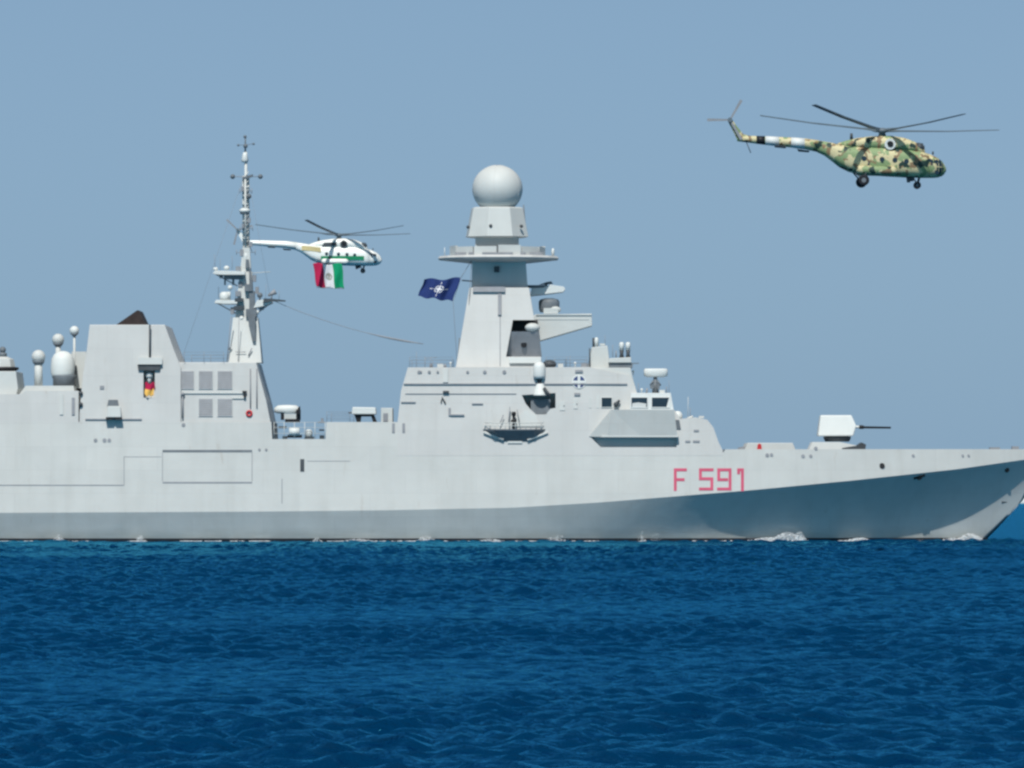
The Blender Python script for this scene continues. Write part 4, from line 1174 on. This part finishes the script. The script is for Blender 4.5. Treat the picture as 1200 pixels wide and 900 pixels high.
sig = flag('signal_flag', [(169.5, 449), (181, 449), (180.5, 464), (170, 464)], YC - 8.62, 14, 20, lambda u, v: .08 * math.sin(u * 7 + v * 3),
           lambda u, v: 0 if v < .48 else 1, [M['flagred'], M['flagyellow']], P(175, 449, YC - 8.62))
tag(sig, 'small red and yellow signal flag hanging in the funnel side niche', 'flag')

# ------------------------------------------------------------------ helicopters
K = 14.07                       # traced at 14.07 px per metre
def H(px, py, y=0.0): return Vector(((px - 1034) / K, y, (183 - py) / K))

def loft(mb, st, n=28, mi=0):
    """st: (px, ytop, ybot, half width, squareness)"""
    rings = []
    for px, yt, yb, hw, e in st:
        zc, hh = (183 - (yt + yb) / 2) / K, (yb - yt) / 2 / K
        r = []
        for k in range(n):
            a = 2 * math.pi * k / n
            c, s_ = math.cos(a), math.sin(a)
            r.append(Vector(((px - 1034) / K, hw * math.copysign(abs(c) ** (2 / e), c), zc + hh * math.copysign(abs(s_) ** (2 / e), s_))))
        rings.append(r)
    v = [p for r in rings for p in r]
    f = [(i * n + k, i * n + (k + 1) % n, (i + 1) * n + (k + 1) % n, (i + 1) * n + k) for i in range(len(st) - 1) for k in range(n)]
    mb.add(v, f, mi, True)
    b = len(mb.v) - len(v)
    mb.f.append([b + k for k in range(n)]); mb.mi.append(mi); mb.sm.append(False)
    mb.f.append([b + (len(st) - 1) * n + k for k in range(n)]); mb.mi.append(mi); mb.sm.append(False)
    return mb

def width_at(px): return lerp_tab([(960, .62), (972, .85), (985, 1.1), (1000, 1.22), (1080, 1.25), (1092, 1.2), (1100, .95), (1107, .4)], px)
FUS = [(958, 164.4, 178.4), (966, 165.6, 182), (974, 167, 188), (984, 169, 196), (995, 171, 201.5), (1008, 171.5, 204), (1034, 172, 206.5), (1060, 173.5, 208), (1078, 177, 208.5), (1088, 180, 208.5)]
NOSE = [(1088, 180, 208.5), (1094, 182.5, 208.5), (1099, 185, 208), (1103.5, 188.5, 206.5), (1106.5, 192, 204.5), (1108.5, 196.5, 201)]
BOOM = [(960, 164.2, 178.5), (940, 161.6, 174), (920, 160.6, 172), (900, 159.6, 169.8), (880, 159, 167.4), (864, 158.5, 165.4)]

def helicopter(name, loc, scale, pitch, body, trim, blades, tailb, deco):
    root = empty(name, loc)
    def mk(mb, nm, mat, parent=root): return mb.build(nm, mat, parent)
    f = MB(); loft(f, [(a, b, c, width_at(a), 2.9) for a, b, c in FUS]); fus = mk(f, 'fuselage', body)
    f = MB(); loft(f, [(a, b, c, max(width_at(a), .22), 2.5) for a, b, c in NOSE]); nose = mk(f, 'nose', body)
    # glazing: panes laid over the nose
    g = MB()
    def pane(a0, a1, y0, y1):
        w0, w1 = width_at(a0) + .015, width_at(a1) + .015
        for s_ in (-1, 1):
            g.prism([H(a0, y1, s_ * w0 * .985), H(a1, y1 - .5, s_ * w1 * .97), H(a1, y0 + 1, s_ * w1 * .94), H(a0, y0, s_ * w0 * .95)],
                    [H(a0, y1, s_ * (w0 - .1)), H(a1, y1 - .5, s_ * (w1 - .1)), H(a1, y0 + 1, s_ * (w1 - .1)), H(a0, y0, s_ * (w0 - .1))])
    pane(1086.5, 1092.5, 186.5, 195); pane(1094, 1099.5, 187.5, 196); pane(1095, 1100, 198, 205)
    mk(g, 'cockpit_window', M['glass'])
    g = MB(); loft(g, ([(1097, 184.3, 207.9, 1.1, 2.5), (1100, 185.8, 207.4, .97, 2.4), (1104, 188.6, 206, .68, 2.3)] if body is M['camo'] else [(1101.5, 188, 205, .8, 2.2), (1104, 189.5, 204, .6, 2.2)]) + [ (1107, 193, 203.6, .35, 2.2), (1109, 197, 200.5, .1, 2)]); mk(g, 'nose_glazing', M['glass'])
    if body is M['camo']:
        for px in (1099.5, 1103.5):
            yt, yb, w_ = lerp_tab([(a, b) for a, b, c in NOSE], px), lerp_tab([(a, c) for a, b, c in NOSE], px), width_at(px)
            fr = MB(); loft(fr, [(px - .35, yt - .5, yb + .3, w_ + .06, 2.4), (px + .35, yt - .3, yb + .2, w_ + .03, 2.4)], 20); mk(fr, 'window_frame', body)
        fr = MB()
        for s_ in (-1, 1): fr.tube([H(1097, 196, s_ * 1.1), H(1104, 196.5, s_ * .72), H(1108.6, 197.5, s_ * .15)], .04, 6)
        mk(fr, 'window_frame', body)
    b = MB(); loft(b, [(a, t, u, .62 - .4 * (960 - a) / 96, 2.0) for a, t, u in BOOM], 20); boom = mk(b, 'tail_boom', body)
    c = MB(); loft(c, [(982, 167.5, 171, .3, 2.2), (992, 164.5, 173, .62, 2.3), (1005, 161.5, 175, .82, 2.5), (1022, 159.5, 176, .92, 2.6), (1045, 159, 177, .95, 2.6), (1060, 161.5, 178, .95, 2.6), (1072, 166, 179.5, .9, 2.4), (1080, 171, 181, .7, 2.2), (1084, 175, 181, .4, 2)])
    cow = mk(c, 'engine_cowling', body)
    mb = MB()
    for s_ in (-1, 1): mb.tube([H(1074, 172.5, s_ * .42), H(1081.5, 172.8, s_ * .42)], [.38, .33], 16)
    mk(mb, 'engine_intake', trim, cow)
    mb = MB()
    for s_ in (-1, 1): mb.tube([H(1043, 169, s_ * .6), H(1042.5, 169.5, s_ * 1.16)], [.42, .46], 20)
    ex = mk(mb, 'engine_exhaust', M['white'] if body is M['camo'] else M['dark'])
    mb = MB()
    for s_ in (-1, 1): mb.tube([H(1043, 169.2, s_ * 1.0), H(1042.5, 169.5, s_ * 1.19)], .27, 16)
    mk(mb, 'exhaust_bore', M['black'])
    # tail fin, stabiliser
    fin = MB()
    poly = [(884, 160.5), (879, 167), (865, 165.5), (861, 157), (853, 141.5), (857, 138.5), (863, 147), (871, 157)]
    fin.prism([H(x, y, -.14) for x, y in poly], [H(x, y, .14) for x, y in poly]); mk(fin, 'tail_fin', body)
    mb = MB()
    for s_ in (-1, 1): mb.prism([H(908, 170.6, s_ * .25), H(921, 172.2, s_ * .25), H(921, 173.6, s_ * .25), H(908, 172.4, s_ * .25)], [H(911, 170.8, s_ * 1.4), H(920, 172, s_ * 1.4), H(920, 172.8, s_ * 1.4), H(911, 171.8, s_ * 1.4)])
    mk(mb, 'stabiliser', trim)
    mb = MB(); mb.prism([H(934, 174.5, -.12), H(949, 176.5, -.12), H(948, 178.5, -.12), (H(936, 177.5, -.12))], [H(934, 174.5, .12), H(949, 176.5, .12), H(948, 178.5, .12), H(936, 177.5, .12)])
    mb.tube([H(875, 167, 0), H(880, 179, 0)], .04, 6); mk(mb, 'tail_bumper', trim)
    # main rotor
    mb = MB(); mb.lathe((0, 0), [(.34, (183 - 159.5) / K), (.26, (183 - 155.5) / K), (.52, (183 - 154.5) / K), (.5, (183 - 151.8) / K), (.2, (183 - 149.8) / K)], 16)
    hub = mk(mb, 'main_rotor', M['rotor'])
    for th in blades:
        d = Vector((math.cos(R(th)), -math.sin(R(th)), 0))
        side_ = Vector((math.sin(R(th)), math.cos(R(th)), 0))
        mb = MB()
        stn = []
        for r, ch, tk in ((.35, .16, .14), (1.1, .14, .11), (1.7, .46, .07), (6, .46, .05), (10.5, .44, .035)):
            p = d * r + Vector((0, 0, (183 - 152.6) / K + r * math.sin(R(3.0)) + .006 * r * r * .6))
            p.z += (-d.y) * r * math.sin(R(2.6)) - d.x * r * math.sin(R(3.4))
            stn.append([p + side_ * ch * .35 + Vector((0, 0, tk)), p - side_ * ch * .65 + Vector((0, 0, tk * .4 - .04)), p - side_ * ch * .65 + Vector((0, 0, -tk * .4 - .04)), p + side_ * ch * .35 + Vector((0, 0, -tk))])
        v = [q for s_ in stn for q in s_]
        fs = [(4 * i + k, 4 * i + (k + 1) % 4, 4 * i + 4 + (k + 1) % 4, 4 * i + 4 + k) for i in range(len(stn) - 1) for k in range(4)] + [(0, 1, 2, 3), tuple(range(4 * len(stn) - 4, 4 * len(stn)))]
        mb.add(v, fs); mk(mb, 'rotor_blade', M['rotor'], hub)
    # tail rotor
    mb = MB(); mb.tube([H(855.5, 140.5, -.1), H(855.5, 140.5, -.45)], .2, 12); th_ = mk(mb, 'tail_rotor', M['rotor'])
    for a in tailb:
        d = Vector((math.cos(R(a)), 0, math.sin(R(a)))); e = Vector((-d.z, 0, d.x))
        c0 = H(855.5, 140.5, -.38)
        mb = MB(); mb.prism([c0 + d * .2 - e * .08, c0 + d * 1.9 - e * .12, c0 + d * 1.9 + e * .12, c0 + d * .2 + e * .08], [q + Vector((0, .06, 0)) for q in (c0 + d * .2 - e * .08, c0 + d * 1.9 - e * .12, c0 + d * 1.9 + e * .12, c0 + d * .2 + e * .08)])
        mk(mb, 'tail_rotor_blade', M['mid'], th_)
    # wheels
    def wheel(px, py, y, r, wd):
        mb = MB(); mb.tube([H(px, py, y - wd / 2), H(px, py, y - wd * .35), H(px, py, y + wd * .35), H(px, py, y + wd / 2)], [r * .8, r, r, r * .8], 20)
        o = mk(mb, 'wheel', M['tyre'])
        mb = MB(); mb.tube([H(px, py, y - wd * .52), H(px, py, y + wd * .52)], r * .42, 12); mk(mb, 'wheel_hub', M['steel'], o)
    for s_ in (-1, 1):
        wheel(1011, 212.2, s_ * 2.05, .46, .3)
        wheel(1075, 217, s_ * .2, .31, .16)
    mb = MB()
    for s_ in (-1, 1):
        mb.tube([H(1014, 200, s_ * 1.1), H(1011, 212, s_ * 2.0)], .09, 8); mb.tube([H(1018, 190, s_ * 1.2), H(1011.5, 211, s_ * 1.95)], .07, 8); mb.tube([H(1000, 201, s_ * 1.0), H(1011, 212, s_ * 1.9)], .06, 8)
    mb.tube([H(1078, 206, 0), H(1075, 217, 0)], .1, 8); mb.tube([H(1070, 207, 0), H(1075, 216, 0)], .05, 8)
    mk(mb, 'undercarriage_strut', M['dark'])
    mb = MB()
    for px in (1064.5, 1068.5): mb.tube([H(px, 207, -.5), H(px, 214 if px < 1066 else 212.5, -.5)], [.2, .14], 8)
    mk(mb, 'belly_aerial', M['dark'])
    for o_, pr in (('fuel_tank', [(1003, 5), (1006, 6), (1046, 6), (1050, 5)]),):
        for s_ in (-1, 1):
            mb = MB(); mb.tube([H(px, 199.5 + (px - 1003) * .03, s_ * 1.45) for px, r in pr], [.2, .36, .36, .2], 14); mk(mb, o_, body)
    # round cabin windows and the sliding door line
    mb = MB()
    for px, py in ((1012, 186.3), (1033, 187.3), (1048, 188.2), (1061.5, 189.6)):
        for s_ in (-1, 1):
            p = H(px, py, s_ * (width_at(px) + .0)); mb.tube([p, p + Vector((0, s_ * .02, 0))], .21, 14)
    mk(mb, 'cabin_window', M['glass'])
    mb = MB()
    for s_ in (-1, 1): mb.tube([H(1093.5, 181, s_ * .25), H(1093.5, 177.5, s_ * .25)], .06, 6)
    mb.tube([H(998, 163, 0), H(998, 156, 0)], [.14, .1], 8); mb.tube([H(1082, 176, -.3), H(1082, 170.5, -.3)], [.12, .1], 8)
    mk(mb, 'roof_aerial', trim)
    deco(root, mk)
    root.scale = (scale,) * 3
    root.rotation_euler = (0, R(pitch), 0)
    return root

def ring_band(mk, x0, x1, mat):
    t0, u0 = lerp_tab([(a, b) for a, b, c in BOOM[::-1]], x0), lerp_tab([(a, c) for a, b, c in BOOM[::-1]], x0)
    t1, u1 = lerp_tab([(a, b) for a, b, c in BOOM[::-1]], x1), lerp_tab([(a, c) for a, b, c in BOOM[::-1]], x1)
    w = lambda a: .62 - .4 * (960 - a) / 96 + .012
    mb = MB(); loft(mb, [(x0, t0 - .2, u0 + .2, w(x0), 2), (x1, t1 - .2, u1 + .2, w(x1), 2)], 20)
    mk(mb, 'boom_band', mat)

def strip(mb, pts, wid, out=.03):
    """a painted band laid along the fuselage side through (px, py) points"""
    for s_ in (-1, 1):
        for a, b in zip(pts, pts[1:]):
            wa, wb = s_ * (width_at(a[0]) + out), s_ * (width_at(b[0]) + out)
            mb.prism([H(a[0], a[1] + wid, wa), H(b[0], b[1] + wid, wb), H(b[0], b[1] - wid, wb), H(a[0], a[1] - wid, wa)],
                     [H(a[0], a[1] + wid, wa * .9), H(b[0], b[1] + wid, wb * .9), H(b[0], b[1] - wid, wb * .9), H(a[0], a[1] - wid, wa * .9)])

def deco_camo(root, mk):
    ring_band(mk, 886.5, 896.5, M['black']); ring_band(mk, 897, 913, M['white']); ring_band(mk, 927, 943, M['white'])
def deco_white(root, mk):
    mb = MB(); strip(mb, [(1002, 193.5), (1040, 194), (1078, 195)], 3.5); mk(mb, 'side_stripe', M['heligreen'])
    mb = MB(); strip(mb, [(968, 174.5), (982, 176), (1002, 179)], 4.2, .05); mk(mb, 'rear_stripe', M['heligold'])
    mb = MB()
    for s_ in (-1, 1):
        mb.prism([H(1004, 172, s_ * .96), H(1030, 173, s_ * .985), H(1030, 166, s_ * .96), H(1008, 166, s_ * .92)], [H(1004, 172, s_ * .7), H(1030, 173, s_ * .8), H(1030, 166, s_ * .8), H(1008, 166, s_ * .7)])
    mk(mb, 'cowling_louvre', M['dark'])

YH = FPX / K
h1 = helicopter('helicopter', P(1034, 183, YH), 1.0, 0, M['camo'], M['dark'], (53, 125, 197, 269, 341), (60, 180, 300), deco_camo)
tag(h1, 'camouflaged twin engined transport helicopter flying above the bow, white bands on its tail', 'helicopter')
YH2 = 892.0
h2 = helicopter('helicopter', P(397.5, 295.3, YH2), 1.0, -1.2, M['heliwhite'], M['dark'], (-33, 39, 111, 183, 255), (135, 255, 15), deco_white)
tag(h2, 'white helicopter with a green side stripe carrying a tricolour banner below it', 'helicopter')

def tricolour(u, v):
    if u < .33: return 0
    if u < .665:
        x, y = (u - .5) * 1.25, v - .52
        r = math.hypot(x * 1.1, y * .95)
        if r < .16 and (r > .09 or y < -.03 or abs(x) < .04): return 3
        return 1
    return 2
ban = flag('banner', [(366.5, 309), (400.5, 309.5), (403.5, 338), (371, 336.5)], YH2 - 2.5, 60, 40,
           lambda u, v: .16 * (.4 + v) * math.sin(u * 13 + v * 3) + .12 * v * math.sin(u * 5 - 1), tricolour, [M['flagred'], M['flagwhite'], M['flaggreen'], M['flagbrown']], P(384, 309, YH2 - 2.5))
og = P(384, 309, YH2 - 2.5)
for a, b in ((367, 372), (384, 386), (400, 398)):
    mb = MB(); mb.tube([P(a, 309.4, YH2 - 2.5), P(b, 303, YH2 - 1)], .025, 5); mb.build('rope', M['mid'], ban, og)
mb = MB(); mb.tube([P(371, 336.8, YH2 - 2.5), P(403, 338.2, YH2 - 2.5)], .04, 6); mb.build('weight_bar', M['mid'], ban, og)
tag(ban, 'large red white and green banner hanging under the white helicopter', 'flag')

# ------------------------------------------------------------------ motorboat beyond the bow
def motorboat():
    Yb = 1760.0
    o0 = P(1212, 589, Yb); o0.z = 0
    root = empty('motorboat', o0)
    tag(root, 'white motorboat running far off beyond the tip of the bow', 'motorboat')
    L, Bm = 9.5, 1.5
    mb = MB()
    st = []
    for i in range(12):
        u = i / 11
        b = Bm * (1 - max(0, (u - .45) / .55) ** 2.2)
        x = -L / 2 + L * u
        st.append((x, b, 1.0 + .55 * u * u))
    for s_ in (-1, 1):
        v = []
        for x, b, h in st: v += [Vector((-x * (1.0), s_ * b * .75, -.2)), Vector((-x * 1.03, s_ * b, h))]
        mb.add(v, [(2 * i, 2 * i + 2, 2 * i + 3, 2 * i + 1) for i in range(11)], 0, True)
    top = [Vector((-x * 1.03, -b, h)) for x, b, h in st] + [Vector((-x * 1.03, b, h)) for x, b, h in st]
    mb.add(top, [(i, i + 1, 12 + i + 1, 12 + i) for i in range(11)])
    mb.add([Vector((-st[0][0], -Bm * .75, -.2)), Vector((-st[0][0] * 1.03, -Bm, 1)), Vector((-st[0][0] * 1.03, Bm, 1)), Vector((-st[0][0], Bm * .75, -.2))], [(0, 1, 2, 3)])
    mb.build('hull', M['white'], root)
    mb = MB(); mb.prism([Vector(q) for q in ((-1.6, -1, 1.1), (2.2, -1, 1.0), (1.6, -.9, 2.1), (-.7, -.9, 2.1))], [Vector(q) for q in ((-1.6, 1, 1.1), (2.2, 1, 1.0), (1.6, .9, 2.1), (-.7, .9, 2.1))]); c = mb.build('cabin', M['white'], root)
    mb = MB()
    for s_ in (-1, 1): mb.prism([Vector((-1.0, s_ * 1.0, 1.4)), Vector((1.7, s_ * 1.0, 1.4)), Vector((1.4, s_ * .94, 1.9)), Vector((-.7, s_ * .94, 1.9))], [Vector((-1.0, s_ * .9, 1.4)), Vector((1.7, s_ * .9, 1.4)), Vector((1.4, s_ * .88, 1.9)), Vector((-.7, s_ * .88, 1.9))])
    mb.build('cabin_window', M['glass'], c)
motorboat()

# ------------------------------------------------------------------ foam along the waterline
def foam():
    mb = MB()
    ico = bmesh.new(); bmesh.ops.create_icosphere(ico, subdivisions=1, radius=1)
    iv = [v.co.copy() for v in ico.verts]; ifc = [[v.index for v in f.verts] for f in ico.faces]; ico.free()
    rng = random.Random(5)
    def blob(p, r, flat=.6):
        ex = rng.uniform(1, 2.4)
        mb.add([p + Vector((v.x * r * ex * rng.uniform(.8, 1.25), v.y * r, v.z * r * flat * rng.uniform(.7, 1.2))) for v in iv], ifc, 0, True)
    g = LOW[-1][1]
    xs = [q.x for q in g]; ysd = [q.y for q in g]
    def wl(px):
        x = (px - 600) * (YC - 8) / FPX
        return x, float(np.interp(x, xs, ysd))
    def splash(c, half, h, n, sz=.16):
        n *= 4; sz *= .45
        for _ in range(n):
            px = rng.gauss(c, half * .5)
            x, y = wl(px)
            e = math.exp(-((px - c) / half) ** 2)
            z = rng.random() ** 1.8 * h * e
            blob(Vector((x, y - rng.uniform(.1, 1.0), z - .16)), sz * rng.uniform(.4, 1.2) * (1 - .4 * z / max(h, .1)))
    splash(924, 18, .9, 230); splash(938, 7, 1.0, 80); splash(902, 22, .4, 110)
    splash(1142, 14, .75, 160); splash(1120, 18, .3, 70); splash(1010, 14, .35, 60)
    splash(652, 14, .7, 60, .09); splash(752, 4, 1.1, 22, .09); splash(768, 7, 1.0, 22, .06); splash(500, 10, .6, 50, .12); splash(70, 6, .7, 36, .12); splash(166, 6, .6, 26, .12); splash(372, 6, .4, 20, .1)
    splash(420, 18, .3, 40, .12); splash(575, 16, .3, 40, .12)
    for _ in range(1500):                     # broken line of froth where hull and sea meet
        px = rng.uniform(-40, 1150)
        if math.sin(px * .031) + math.sin(px * .083 + 1) + .6 * math.sin(px * .21) < -.1: continue
        x, y = wl(px)
        blob(Vector((x, y - rng.uniform(.1, .9), -.1)), rng.uniform(.04, .10), .45)
    o = mb.build('foam', M['foam'])
    o['kind'] = 'stuff'; o['label'] = 'white foam breaking along the waterline of the grey hull'; o['category'] = 'foam'
fm, ft, fb_ = new_mat('sea_foam')
fb_.inputs['Base Color'].default_value = (0.72, 0.75, 0.77, 1); fb_.inputs['Roughness'].default_value = .9
M['foam'] = fm
foam()
